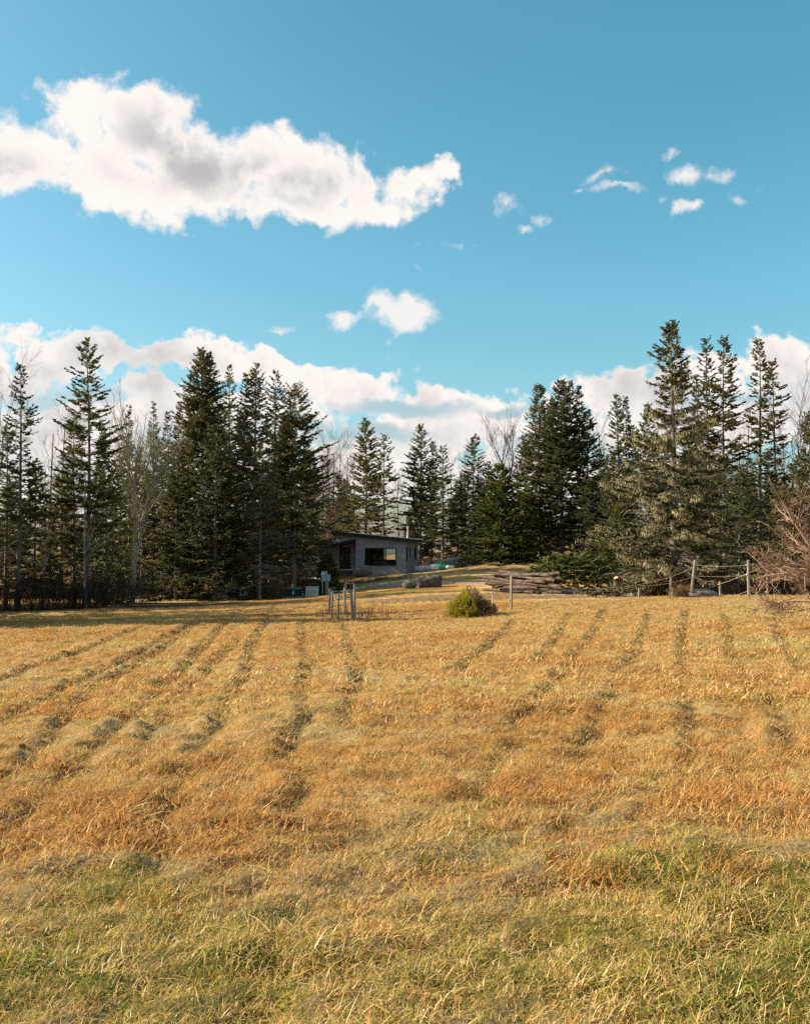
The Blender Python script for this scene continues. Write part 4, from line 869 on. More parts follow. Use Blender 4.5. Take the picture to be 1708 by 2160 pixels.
# entry recess, its low canopy, the gable infill and the wing behind the trees
panel_wall('wall', -9.0, -5.02, 2.1, 2.3, .0, lambda u: 3.4, [(-7.25, -6.15, .42, 2.62)], M['siding'], house)
d = MB(); d.box(-7.25, -6.15, 2.06, 2.16, .42, .50); d.box(-7.25, -6.15, 2.06, 2.16, 2.50, 2.62); d.box(-7.25, -7.12, 2.06, 2.16, .5, 2.5); d.box(-6.28, -6.15, 2.06, 2.16, .5, 2.5); d.box(-6.47, -6.42, 2.07, 2.15, .5, 2.5)
dr = d.build('door', M['frame'], house)
g = MB(); g.box(-7.12, -6.47, 2.10, 2.11, .5, 2.5); g.box(-6.42, -6.28, 2.10, 2.11, .5, 2.5); g.build('pane', M['glass'], dr)
g = MB(); g.tubes(np.array([[-7.05, 2.03, 1.3], [-7.05, 2.03, 1.7]]), .018, 6, cap=True); g.build('handle', M['steel'], dr)
b = MB(); b.box(-9, -5.05, 4.4, 4.5, .3, 3.2); b.build('inner_wall', M['interior'], house)
cz_ = lambda x: 3.42 + .225 * (x + 5.0)
b = MB(); x0, x1 = -8.3, -5.03
b.hexa([(x0, -.42, cz_(x0) - .26), (x1, -.42, cz_(x1) - .26), (x1, 2.09, cz_(x1) - .26), (x0, 2.09, cz_(x0) - .26), (x0, -.42, cz_(x0)), (x1, -.42, cz_(x1)), (x1, 2.09, cz_(x1)), (x0, 2.09, cz_(x0))])
b.build('canopy', M['fascia'], house)
b = MB(); x0, x1 = -7.3, -5.03
b.hexa([(x0, -.02, cz_(x0) + .003), (x1, -.02, cz_(x1) + .003), (x1, .1, cz_(x1) + .003), (x0, .1, cz_(x0) + .003), (x0, -.02, rz(x0) - .01), (x1, -.02, rz(x1) - .01), (x1, .1, rz(x1) - .01), (x0, .1, rz(x0) - .01)])
o = b.build('gable_infill', M['siding'], house)
panel_wall('wall', -21, -9.02, 1.4, 1.6, -.1, lambda u: 3.15, [(-10.9, -10.1, 1.75, 2.15), (-17.6, -16.2, -.1, 2.2)], M['siding'], house)
window('window', -10.9, -10.1, 1.75, 2.15, 1.4, house, fw_=.05)
b = MB(); b.box(-17.6, -16.2, 1.75, 1.8, -.1, 2.2); b.build('door', M['frame'], house)
b = MB(); b.box(-21.3, -8.4, 1.0, 7.2, 3.17, 3.36); b.build('roof', M['fascia'], house)
b = MB(); b.box(-21, -9.02, 1.45, 7.0, -1.0, -.12); b.build('foundation', M['pale_base'], house)
b = MB(); b.box(-21, -20.8, 1.6, 7, -.1, 3.15); b.box(-9.2, -9.02, 1.6, 7, -.1, 3.15); b.box(-20.8, -9.2, 6.8, 7, -.1, 3.15); b.build('wall', M['siding'], house)
dk = MB(); nb_ = 24
deck = empty('deck', (0, 0, 0)); deck.parent = house
b = MB(); b.box(-10.4, -5.02, -1.35, 2.05, -.2, .36); b.build('skirt', M['deck_skirt'], deck)
bm_ = None
for k in range(nb_):
    if bm_ is None:
        q = MB(); q.box(-10.45, -4.98, 0, .132, 0, .03); bm_ = q.mesh('board', M['deck'])
    o = link('board', bm_, deck); o.location = (0, -1.40 + k * .142, .363)
b = MB(); b.box(-4.99, .0, .02, .18, -.4, -.051); b.box(-.18, -.0, .18, 5.9, -.4, -.051); b.build('foundation', M['black'], house)

# ------------------------------------------------------------------ boulders
def boulder(name, px, py, Y, w, d, h, seed, m, label, rot=0.0, sq=.75, tilt=0.0, group=None):
    rg = np.random.default_rng(seed); nu, nv = 30, 16; b = MB()
    u = np.arange(nu) * 2 * math.pi / nu; v = np.linspace(-math.pi / 2, math.pi / 2, nv)
    U, V = np.meshgrid(u, v); f = lambda t: np.sign(t) * np.abs(t) ** sq
    x, y, z = f(np.cos(V)) * f(np.cos(U)), f(np.cos(V)) * f(np.sin(U)), f(np.sin(V))
    k = 1 + (fbm(x * 1.3 + z + seed, y * 1.3 - z * .7, 1.0, 4, seed) - .5) * .55 + (fbm(x + 2 * z, y + z, 3.4, 2, seed + 3) - .5) * .16
    P = np.stack([x * k * w / 2, y * k * d / 2, z * k * h / 2 + tilt * x * h], -1)
    i = (np.arange(nv - 1)[:, None] * nu + np.arange(nu)[None]).ravel(); j = (np.arange(nv - 1)[:, None] * nu + (np.arange(nu)[None] + 1) % nu).ravel()
    b.add(P.reshape(-1, 3), np.stack([i, j, j + nu, i + nu], 1))
    X = (px - CX) / FPX * Y; o = b.build(name, m, None, True)
    o.location = (X, Y, float(zg(X, Y)) + h * .36); o.rotation_euler = (0, 0, rot)
    return tag(o, label, 'boulder', group)
boulder('boulder', 905, 1238, 72, 1.8, 1.2, .95, 3, M['rock_dark'], 'long dark boulder lying on the lawn beyond the gorse bush', .1, .62, .08)
boulder('boulder', 863, 1240, 71.2, .98, .8, .60, 4, M['rock'], 'small grey boulder left of the long dark one', .5, .8)
boulder('boulder', 763, 1212, 92, 1.75, 1.2, 1.15, 5, M['rock'], 'large grey boulder against the front wall of the house', .2, .72)
boulder('boulder', 953, 1193, 96, 2.1, 1.5, 1.2, 6, M['rock'], 'grey slanting boulder behind the mound beside the trunks', .3, .7, .22)
boulder('boulder', 1478, 1252, 41.2, 1.25, .7, .38, 7, M['rock'], 'flat pale rock at the foot of the leaning post', .1, .8)
boulder('boulder', 655, 1215, 92, 1.5, 1.1, .85, 8, M['rock'], 'grey rock on the bank behind the white generator', .1, .7)
boulder('boulder', 640, 1212, 95, 1.1, 1.0, 1.1, 9, M['rock'], 'pale rock behind the bank left of the meter post', .4, .7)
boulder('boulder', 702, 1257, 83.5, .9, .7, .55, 10, M['rock'], 'low mossy rock right of the meter post', .2, .8)
b = MB(); p0_, p1_ = at(628, 1220.5, 90), at(676, 1220.5, 89)
b.tubes(np.array([p0_, p1_]), .11, 10, cap=True); tag(b.build('pale_beam', M['bag_white'], None), 'pale straight beam lying behind the white generator', 'beam')

# ------------------------------------------------------------------ log pile, brush, stump, gravel heap
lb0 = MB(); LN = 7
def log_mesh(L, r, seed):
    rg = np.random.default_rng(seed); xs = np.linspace(-L / 2, L / 2, LN); w = rg.normal(0, .014, (2, LN)); 
    b = MB(); P = np.stack([xs, w[0], w[1]], -1); rr = r * np.linspace(1.05, .84, LN) * (1 + rg.normal(0, .03, LN))
    if rg.random() < .5: rr = rr[::-1]
    b.tubes(P, rr, 10); bark = b.mesh('log', M['log_bark'], True)
    ends = []
    for e, s in ((0, -1), (LN - 1, 1)):
        q = MB(); th = np.arange(10) * 2 * math.pi / 10; c = P[e]
        ring = np.stack([np.full(10, c[0] + s * .004), c[1] + rr[e] * .93 * np.cos(th), c[2] + rr[e] * .93 * np.sin(th)], -1)
        ring2 = np.stack([np.full(10, c[0] - s * .03), c[1] + rr[e] * .97 * np.cos(th), c[2] + rr[e] * .97 * np.sin(th)], -1)
        q.add(np.concatenate([[[c[0] + s * .012, c[1], c[2]]], ring, ring2]), [(0, 1 + k, 1 + (k + 1) % 10) if s > 0 else (0, 1 + (k + 1) % 10, 1 + k) for k in range(10)])
        q.add(np.concatenate([ring, ring2]), [(k, (k + 1) % 10, 10 + (k + 1) % 10, 10 + k) for k in range(10)])
        ends.append(q.mesh('cut_end', M['log_cut']))
    return bark, ends
LOGS = [log_mesh(L, r, 200 + i) for i, (L, r) in enumerate([(4.3, .115), (3.6, .10), (4.6, .095), (3.4, .125), (3.9, .09), (4.8, .10)])]
def put_log(i, p, rz_, ry, label, group='logs in the pile', scale=1.0, cat='log'):
    bark, ends = LOGS[i % len(LOGS)]
    o = link('log', bark); o.location = tuple(float(v) for v in p); o.rotation_euler = (0, ry, rz_); o.scale = (scale,) * 3
    tag(o, label, cat, group)
    for e in ends: link('cut_end', e, o)
rg = np.random.default_rng(8); ra = -R(46)
ax = np.array([math.cos(ra), math.sin(ra), 0]); pp = np.array([-ax[1], ax[0], 0]); n_l = 0
lc = at(1090, 1248, 60.3)
for row in range(6):
    for c in range(9 - row):
        p = lc + pp * ((c + row * .5) * .225 - .2 + rg.normal(0, .02)) + ax * rg.normal(0, .45)
        z = float(zg(p[0], p[1])) * .3 + lc[2] * .7 + .10 + row * .185
        where = 'bottom course' if row == 0 else ('upper courses' if row > 3 else 'middle courses')
        put_log(n_l, (p[0], p[1], z), ra + rg.normal(0, .09), rg.normal(0.01, .03), 'barked log lying in the %s of the stacked log pile' % where, 'logs in the %s of the pile' % where); n_l += 1
for k, (px, py, Y, rr, ry) in enumerate([(1052, 1222, 59.8, .04, .10), (1062, 1212, 61, -.05, .07), (1100, 1216, 60.4, .25, -.14), (1036, 1226, 60.0, .0, .05), (1112, 1231, 59.6, -.4, .03), (1108, 1238, 59.5, -.35, .03)]):
    put_log(k, at(px, py, Y), ra + rr, ry, ['loose log slanting across the front of the pile', 'highest log on top of the pile', 'log lying askew on top of the pile', 'thin log poking out left of the pile', 'short log end jutting right at mid height of the pile', 'short log end jutting right low in the pile'][k], scale=[.8, .8, .5, .6, .5, .5][k])
put_log(3, at(1142, 1196, 78), .1, .05, 'short pale peeled log lying on the mound behind the brush pile', 'stray logs', .32)
bp = gbase(1218, 65); brush = empty('brush_pile', bp, 0, 'heap of cut green spruce boughs and bare limbs behind the driveway', 'brush pile')
def heap_h(x, y): return 2.5 * np.clip(1 - ((x + .2) / 3.4) ** 2, 0, 1) ** .7 * np.clip(1 - (y / 2.2) ** 2, 0, 1) ** .6
nb1, lb1 = MB(), MB(); n = 900; rg = np.random.default_rng(44)
x = rg.uniform(-3.5, 3.2, n); y = rg.uniform(-2.2, 1.5, n); hh = heap_h(x, y); z = hh * rg.uniform(.25, 1.05, n) ** .6
th = rg.uniform(0, 6.28, n); el_ = rg.normal(-.15, .4, n); d = nrm(np.stack([np.cos(th), np.sin(th) - .35, el_], -1)); l = rg.uniform(.4, 1.0, n)
o = np.stack([x, y, z], -1); lb1.tubes(np.stack([o, o + d * l[:, None]], 1)[:420], np.array([[.016, .006]]), 3, rg.random(420))
k = 16; i = np.repeat(np.arange(n), k); s = rg.uniform(0, 1, n * k); q = o[i] + d[i] * (l[i] * s)[:, None]
sd = nrm(np.cross(d, [0, 0, 1.]))[i] * rg.choice([-1., 1], n * k)[:, None]; d2 = nrm(d[i] * .7 + sd * .8 + rg.normal(0, .25, (n * k, 3))); l2 = rg.uniform(.14, .34, n * k); up = nrm(np.cross(d2, [0, 0, 1.]))
nb1.rhombs(q, d2, up, l2, l2 * .17, rg.random(n)[i] * .7 + rg.random(n * k) * .3); nb1.rhombs(q, d2, nrm(np.cross(up, d2)), l2, l2 * .15, rg.random(n)[i])
nb1.build('boughs', M['needle_green'], brush); 
n = 150; x = rg.uniform(-3.2, 5.2, n); y = rg.uniform(-2.4, .6, n); z = np.maximum(heap_h(x, y) * rg.uniform(.4, 1.1, n), .1); th = rg.uniform(0, 6.28, n); d = nrm(np.stack([np.cos(th), .5 * np.sin(th), rg.normal(.1, .4, n)], -1)); l = rg.uniform(.35, 1.1, n); o = np.stack([x, y, z], -1)
lb1.tubes(np.stack([o, o + d * (l * .5)[:, None] + np.array([0, 0, .04]), o + d * l[:, None]], 1), np.array([[.024, .018, .008]]), 4, rg.random(n))
lb1.build('bare_limbs', M['dead_twig'], brush)
# root plate of a felled tree
sp = gbase(1318, 62); st = empty('uprooted_stump', sp, 0, 'uprooted stump with a dark root plate and a sawn end beside the brush pile', 'stump')
b = MB(); rg = np.random.default_rng(12); nr = 46; th = rg.uniform(0, 6.28, nr); el_ = rg.uniform(-.3, 1.1, nr)
d = nrm(np.stack([np.cos(th), .6 * np.sin(th) - .35, np.sin(el_)], -1)); l = rg.uniform(.6, 1.5, nr); o = np.tile([[0, 0, .35]], (nr, 1))
b.tubes(np.stack([o, o + d * (l * .5)[:, None] + rg.normal(0, .10, (nr, 3)), o + d * l[:, None] + rg.normal(0, .18, (nr, 3)) - np.array([0, 0, .1])], 1), np.array([[.09, .05, .014]]), 5, rg.random(nr)); b.build('roots', M['twig_brown'], st)
b = MB(); nu, nv = 18, 9; U, V = np.meshgrid(np.arange(nu) * 2 * math.pi / nu, np.linspace(-1.57, 1.57, nv)); kk = 1 + (fbm(np.cos(U) * 2, np.sin(U) * 2 + V, 1.3, 3, 4.) - .5) * .8
P = np.stack([np.cos(V) * np.cos(U) * 1.05 * kk + .25, np.cos(V) * np.sin(U) * .55 * kk + .25, .42 + np.sin(V) * .75 * kk], -1); i = (np.arange(nv - 1)[:, None] * nu + np.arange(nu)[None]).ravel(); j = (np.arange(nv - 1)[:, None] * nu + (np.arange(nu)[None] + 1) % nu).ravel()
b.add(P.reshape(-1, 3), np.stack([i, j, j + nu, i + nu], 1)); b.build('root_plate', M['soil'], st, True)
b = MB(); b.tubes(np.array([[-.45, -.35, .25], [-.62, -.5, .62], [-.75, -.65, .98]]), np.array([.20, .17, .155]), 12, cap=False); b.build('sawn_stem', M['log_bark'], st, True)
b = MB(); th = np.arange(12) * 2 * math.pi / 12; c = np.array([-.752, -.653, .985]); ax1 = nrm(np.array([-.13, -.15, .36])); u1 = nrm(np.cross(ax1, [0, 1., 0])); v1 = np.cross(ax1, u1)
b.add(np.concatenate([[c + ax1 * .012], c + .15 * (np.cos(th)[:, None] * u1 + np.sin(th)[:, None] * v1), c - ax1 * .04 + .152 * (np.cos(th)[:, None] * u1 + np.sin(th)[:, None] * v1)]), [(0, 1 + k, 1 + (k + 1) % 12) for k in range(12)]); b.build('cut_end', M['log_cut'], st)
put_log(1, at(1352, 1236, 58.5), 1.0, 1.3, 'grey log leaning upright on the right of the stump', 'stray logs', .26)
b = MB(); g0 = gbase(1176, 59.6); nu, nv = 32, 10; U, V = np.meshgrid(np.arange(nu) * 2 * math.pi / nu, np.linspace(1, 0, nv))
xx, yy = V * np.cos(U) * 1.75, V * np.sin(U) * 1.0; zz = .55 * (1 - V) ** .85 * (1 + .3 * (fbm(xx, yy, 2.0, 3, 2.) - .5)) + .10 * (fbm(xx, yy, 4.5, 3, 7.) - .5) * (V < 1) - .05 * V
b.add(np.stack([xx, yy, zz], -1).reshape(-1, 3), np.stack([(np.arange(nv - 1)[:, None] * nu + np.arange(nu)[None]).ravel(), (np.arange(nv - 1)[:, None] * nu + (np.arange(nu)[None] + 1) % nu).ravel(), ((np.arange(nv - 1) + 1)[:, None] * nu + (np.arange(nu)[None] + 1) % nu).ravel(), ((np.arange(nv - 1) + 1)[:, None] * nu + np.arange(nu)[None]).ravel()], 1))
o = b.build('gravel_heap', M['gravel_dark'], None, True); o.location = g0; tag(o, 'low dark heap of gravel at the right end of the log pile', 'gravel heap')

# ------------------------------------------------------------------ bags and the covered heap
def bag(px, py, Y, w, d, h, m, label, seed, rot=0., z=None):
    rg = np.random.default_rng(seed); nu, nv = 20, 9; U, V = np.meshgrid(np.arange(nu) * 2 * math.pi / nu, np.linspace(-1.57, 1.57, nv)); f = lambda t, e: np.sign(t) * np.abs(t) ** e
    k = 1 + (fbm(np.cos(U) * 2 + seed, np.sin(U) * 2 + V, 1.6, 3, seed) - .5) * .35
    P = np.stack([f(np.cos(V), .45) * f(np.cos(U), .5) * w / 2 * k, f(np.cos(V), .45) * f(np.sin(U), .5) * d / 2 * k, f(np.sin(V), .8) * h / 2 * k], -1)
    i = (np.arange(nv - 1)[:, None] * nu + np.arange(nu)[None]).ravel(); j = (np.arange(nv - 1)[:, None] * nu + (np.arange(nu)[None] + 1) % nu).ravel()
    b = MB(); b.add(P.reshape(-1, 3), np.stack([i, j, j + nu, i + nu], 1)); o = b.build('sack', m, None, True)
    o.location = at(px, py, Y); o.rotation_euler = (0, 0, rot); return tag(o, label, 'sack', 'sacks heaped beside the house')
zz_ = 95
bag(926, 1190, 94.0, .9, .6, .45, M['bag_green'], 'bright green sack on top of the sack heap', 1)
bag(920, 1196.5, 93.6, 1.3, .9, .55, M['bag_white'], 'white crumpled sack at the base of the sack heap', 2, .2)
bag(938, 1196.5, 93.4, 1.1, .8, .5, M['bag_green'], 'green sack at the right of the sack heap', 3, -.2)
bag(948, 1197.0, 93.2, .8, .7, .42, M['bag_white'], 'white sack at the far right of the sack heap', 7, .3)
bag(900, 1199, 97, .9, .7, .5, M['bag_blue'], 'blue and white sack between the trunk and the green sacks', 4)
bag(889, 1199.5, 96.0, .75, .6, .55, M['bag_blue'], 'tall blue and white sack next to the house corner', 5, .4)
bag(880, 1200, 99, .6, .6, .5, M['bag_blue'], 'small pale sack half behind the house corner', 6)
hp = gbase(497, 78.8); tr_ = empty('covered_heap', hp, 0, 'heap under a pale blue and buff cover behind a small spruce', 'covered heap')
for mm, sx, sy, sz, dx, dz, sd_, nm in ((M['tarp_buff'], 1.25, .9, 1.1, -.2, .3, 3, 'buff_cover'), (M['tarp'], .95, .85, .95, .15, .62, 4, 'blue_cover')):
    nu, nv = 22, 10; U, V = np.meshgrid(np.arange(nu) * 2 * math.pi / nu, np.linspace(-.9, 1.57, nv)); k = 1 + (fbm(np.cos(U) * 2 + sd_, np.sin(U) * 2 + V, 1.5, 3, sd_) - .5) * .6
    b = MB(); i = (np.arange(nv - 1)[:, None] * nu + np.arange(nu)[None]).ravel(); j = (np.arange(nv - 1)[:, None] * nu + (np.arange(nu)[None] + 1) % nu).ravel()
    b.add(np.stack([np.cos(V) * np.cos(U) * sx * k + dx, np.cos(V) * np.sin(U) * sy * k - .15 * (sd_ - 3), np.sin(V) * sz * k + dz], -1).reshape(-1, 3), np.stack([i, j, j + nu, i + nu], 1)); b.build(nm, mm, tr_, True)
b = MB(); b.box(-.15, .4, -1.3, -1.0, -.3, .32, bev=.04); b.build('grey_block', M['concrete'], tr_)

# ------------------------------------------------------------------ transformer, generator, meter post
g0 = gbase(614, 82); tf = empty('transformer_box', g0, -.25, 'dark green utility transformer box on a grey pad', 'transformer')
b = MB(); b.box(-.95, .95, -.55, .75, -.2, .10, bev=.02); b.build('pad', M['concrete'], tf)
b = MB(); b.box(-.72, .72, -.38, .55, .10, .70, bev=.02); b.build('cabinet', M['green_box'], tf)
b = MB(); b.hexa([(-.74, -.40, .703), (.74, -.40, .703), (.74, .57, .703), (-.74, .57, .703), (-.70, -.36, .78), (.70, -.36, .80), (.70, .5, .86), (-.70, .5, .84)]); b.build('lid', M['green_lid'], tf)
b = MB(); b.box(-.003, .003, -.385, -.381, .13, .68); b.box(.1, .14, -.42, -.381, .35, .45); b.build('door_seam', M['black'], tf)
b = MB(); b.box(.26, .42, -.386, -.381, .32, .56); b.box(.24, .46, -.3865, -.3815, .27, .32); s = b.build('warning_sticker', M['label_w'], tf)
b = MB(); b.box(.25, .45, -.3875, -.3822, .565, .625); b.build('sticker_band', M['label_o'], s)
g0 = gbase(659, 82); gn = empty('generator', g0, -.06, 'white standby generator cabinet beside the meter post', 'generator')
b = MB(); b.box(-.56, .56, -.42, .42, -.2, .06, bev=.02); b.build('base', M['concrete'], gn)
b = MB(); b.box(-.50, .50, -.36, .36, .06, .78, bev=.03); b.build('cabinet', M['cabinet'], gn)
b = MB(); b.box(-.53, .53, -.39, .39, .783, .86, bev=.03); b.build('lid', M['cabinet'], gn)
for x0 in (-.42, -.16):
    b = MB(); b.box(x0, x0 + .20, -.366, -.361, .14, .56); v = b.build('vent', M['cab_grey'], gn)
    q = MB()
    for k in range(9): q.box(x0 + .012, x0 + .188, -.376, -.367, .16 + k * .043, .18 + k * .043)
    q.build('louvre', M['cabinet'], v)
b = MB()
for k, w in enumerate((.03, .025, .03, .02, .02)): b.box(-.42 + k * .036, -.42 + k * .036 + w, -.366, -.361, .66, .70)
b.build('badge', M['label_r'], gn)
b = MB(); b.box(.12, .126, -.365, -.361, .10, .75); b.box(.22, .33, -.372, -.361, .40, .44); b.build('panel_seam', M['cab_grey'], gn)
b = MB(); t = np.linspace(0, 1, 12)[:, None]; b.tubes(np.concatenate([.16 + .62 * t, -.42 + .05 * t, .55 - 2.2 * t + 2.05 * t * t], 1), .022, 6); b.build('cable', M['pvc'], gn)
g0 = gbase(686, 82.6); mp = empty('meter_post', g0, -.04, 'grey electric meter box on a post with conduits', 'meter post')
b = MB(); b.tubes(np.array([[.03, .05, -.2], [.03, .05, 1.25]]), .075, 8, cap=True); b.build('post', M['wood_post'], mp, True)
b = MB(); b.box(-.30, .20, -.16, .0, 1.13, 1.96, bev=.02); b.build('meter_box', M['meter'], mp)
b = MB(); b.tubes(np.array([[-.14, -.162, 1.72], [-.14, -.25, 1.72]]), np.array([.105, .085]), 14, cap=True); b.build('meter', M['lens'], mp)
b = MB(); b.box(.205, .45, -.14, .02, 1.13, 1.70, bev=.02); b.build('switch_box', M['meter'], mp)
for x in (-.20, .14, .26): 
    b = MB(); b.tubes(np.array([[x, -.07, -.2], [x, -.07, 1.128]]), .04, 8); b.build('conduit', M['pvc'], mp, True)

# ------------------------------------------------------------------ fence posts, ropes, nest box
FP = {}
def post(key, top, base, Y, w, label, ins=(), thin=False, m='wood_post', group='fence posts', sides=10):
    p0, p1 = at(base[0], base[1], Y), at(top[0], top[1], Y); zgr = float(zg(p0[0], p0[1])); d = p1 - p0
    H = d[2]; p0[2] = min(p0[2], zgr); root = empty('fence_post', p0, 0, label, 'fence post', group)
    v = p1 - p0; S = np.array([-.06, .25, .5, .75, 1.0]); b = MB()
    rg = np.random.default_rng(int(base[0])); b.tubes(v[None] * S[:, None] + rg.normal(0, .004, (5, 3)), (w / 2) * np.array([1.06, 1.03, 1, .98, .95]), sides, cap=True); b.build('shaft', M[m], root)
    for fz, sx in ins:
        q = v * fz; b = MB(); b.tubes(np.array([q + [sx * w * .45, -.01, 0], q + [sx * (w * .5 + .045), -.012, 0]]), np.array([.022, .026]), 8, cap=True); b.build('insulator', M['insul'], root)
    FP[key] = (p0, v); return root
post('a1', (696, 1241.7), (695, 1293.5), 44, .10, 'farthest left of the six clustered fence posts', ((.86, 1), (.62, 1), (.4, 1)))
post('a2', (701, 1247.5), (699, 1303), 40.5, .095, 'second fence post from the left in the cluster', ((.9, 1), (.62, 1), (.4, 1), (.15, 1)))
post('a3', (714.5, 1253.7), (713.5, 1307), 39.5, .085, 'shortest greenish fence post in the cluster', ((.84, -1), (.86, 1), (.6, 1)))
post('a4', (727.6, 1239), (727.6, 1300), 42, .10, 'fence post standing left of the nest box post', ((.88, 1), (.62, 1), (.34, 1)))
post('a5', (739, 1226.9), (744.9, 1310), 38.5, .125, 'thick leaning fence post that carries the nest box', ((.80, -1),))
post('a6', (747.4, 1232.4), (748, 1307), 40.2, .105, 'fence post right behind the nest box post', ((.90, 1), (.65, 1), (.38, 1), (.14, 1)))
post('b1', (1078.5, 1215), (1077, 1286), 39.5, .11, 'lone square fence post in front of the log pile', ((.3, -1),), sides=4)
post('b2', (1038.5, 1247), (1039.5, 1286), 42, .055, 'thin pale fence stake just right of the gorse bush', ((.9, -1), (.5, 1)), m='rope')
post('c1', (1465.6, 1180.4), (1455.6, 1247), 41, .115, 'fence post leaning right under the lichened spruce', ((.86, 1), (.58, 1)))
post('c2', (1517.4, 1225.9), (1518, 1260), 46, .10, 'short fence post between the leaning post and the tall one', ((.8, -1),))
post('c3', (1577.7, 1180.8), (1578, 1258.5), 40, .115, 'tall upright fence post near the right edge', ((.86, -1), (.6, -1)))
post('c4', (1616, 1186.8), (1618, 1255), 44, .09, 'fence post just left of the red twigs', ((.9, -1), (.64, -1), (.4, -1), (.14, -1)))
post('c5', (1347, 1240), (1347, 1259), 43, .10, 'short stub post at the right end of the driveway')
def rope(pts, sag=.0, r=.008, label='', name='fence_rope', n=24, m='rope'):
    pts = [np.array(p, float) for p in pts]; out = []
    for a, c in zip(pts[:-1], pts[1:]):
        t = np.linspace(0, 1, n)[:, None]; q = a * (1 - t) + c * t; q[:, 2] -= (4 * t * (1 - t))[:, 0] * sag; out.append(q if not out else q[1:])
    P = np.concatenate(out); b = MB()
    V = [P[k:k + 2] for k in range(len(P) - 1)]
    b.tubes(np.array(V), r * .78, 5); return tag(b.build(name, M[m]), label, 'rope', 'fence ropes')
def on(key, f, dx=.07, dy=-.03): p, v = FP[key]; return p + v * f + np.array([dx, dy, 0])
rope([on('c1', .86), on('c3', .86, -.07)], .06, .007, 'upper rope between the leaning post and the tall post')
rope([on('c1', .58), on('c3', .58, -.07)], .03, .006, 'lower barbed strand between the leaning post and the tall post')
rope([on('c1', .80, -.07), at(1347, 1233, 41.5), at(1200, 1238.5, 40.5), on('b1', .70)], .10, .007, 'upper rope running from the leaning post down to the lone square post')
rope([on('c1', .55, -.07), at(1347, 1235.5, 41.2), at(1240, 1241, 40.5), on('b1', .62)], .10, .006, 'lower rope running from the leaning post down to the lone square post')
rope([at(1464, 1246, 43), on('c2', .80, -.06), on('c4', .92, -.06)], .04, .009, 'slanting rope rising from the flat rock to the post by the red twigs')
rope([on('c4', .92), at(1715, 1199, 42)], .05, .009, 'rope leaving the right edge behind the red twigs')
rope([at(1528, 1258, 45), at(1575, 1247, 44), at(1622, 1225, 43.8), at(1650, 1256, 43)], .05, .006, 'slack low strand hanging behind the tall post')
rope([on('a2', .88), on('a3', .80, -.06)], .13, .009, 'slack loop between the two shortest clustered posts')
rope([on('a3', .86), on('a4', .74, -.06)], .10, .008, 'slack loop right of the shortest clustered post')
rope([on('a4', .86), on('a5', .72, -.07)], .07, .009, 'slack loop hanging left of the nest box post')
rope([on('a1', .92), on('a4', .88, -.06, .03)], .02, .006, 'taut strand behind the clustered posts')
rope([on('a6', .66), at(850, 1259.5, 41), at(960, 1262, 42), on('b2', .75, -.03)], .03, .006, 'upper strand from the nest box posts towards the gorse bush')
rope([on('a6', .60), at(850, 1263, 41), at(960, 1264.5, 42), on('b2', .5, -.03)], .03, .006, 'lower strand from the nest box posts towards the gorse bush')
rope([on('b1', .62), at(1150, 1267, 44)], .0, .004, 'thin stay wire slanting right from the lone square post')
rope([on('b1', .42, -.06), at(1071, 1252, 39.3), on('b1', .2, -.06)], .0, .005, 'small wire loop on the left of the lone square post')
rope([at(718, 1306, 39), on('a4', .42, 0, -.06), on('a4', .86, .07)], .0, .005, 'thin wire slanting up across the fourth clustered post')
nbp = at(738.5, 1235, 38.4); nbx = empty('nest_box', nbp, .1, 'small dark nest box with a grey front board on the leaning post', 'nest box')
b = MB(); b.box(-.11, -.02, -.06, .13, -.14, .14); b.box(.07, .12, -.06, .13, -.14, .14); b.box(-.02, .07, .075, .13, -.14, .14); b.build('box', M['black'], nbx)
b = MB(); hx, hz = .045, .022; 
b.box(-.12, .12, -.115, -.095, .055, .09); b.box(-.12, .12, -.115, -.095, .135, .165); b.box(-.12, -hx, -.115, -.095, .09, .135); b.box(hx, .12, -.115, -.095, .09, .135); b.build('front_board', M['wood_post'], nbx)
b = MB(); b.hexa([(-.14, -.15, .168), (.14, -.15, .180), (.14, .16, .180), (-.14, .16, .168), (-.14, -.15, .188), (.14, -.15, .20), (.14, .16, .20), (-.14, .16, .188)]); b.build('roof', M['wood_post'], nbx)
b = MB(); b.box(-.11, .11, -.094, -.06, .05, .165); b.build('back_board', M['black'], nbx)
b = MB(); b.hexa([(-.20, -.06, -.02), (-.175, -.06, -.02), (-.175, .08, -.02), (-.20, .08, -.02), (-.15, -.06, .17), (-.125, -.06, .17), (-.125, .08, .17), (-.15, .08, .17)]); b.build('side_slat', M['yellow_wood'], nbx)

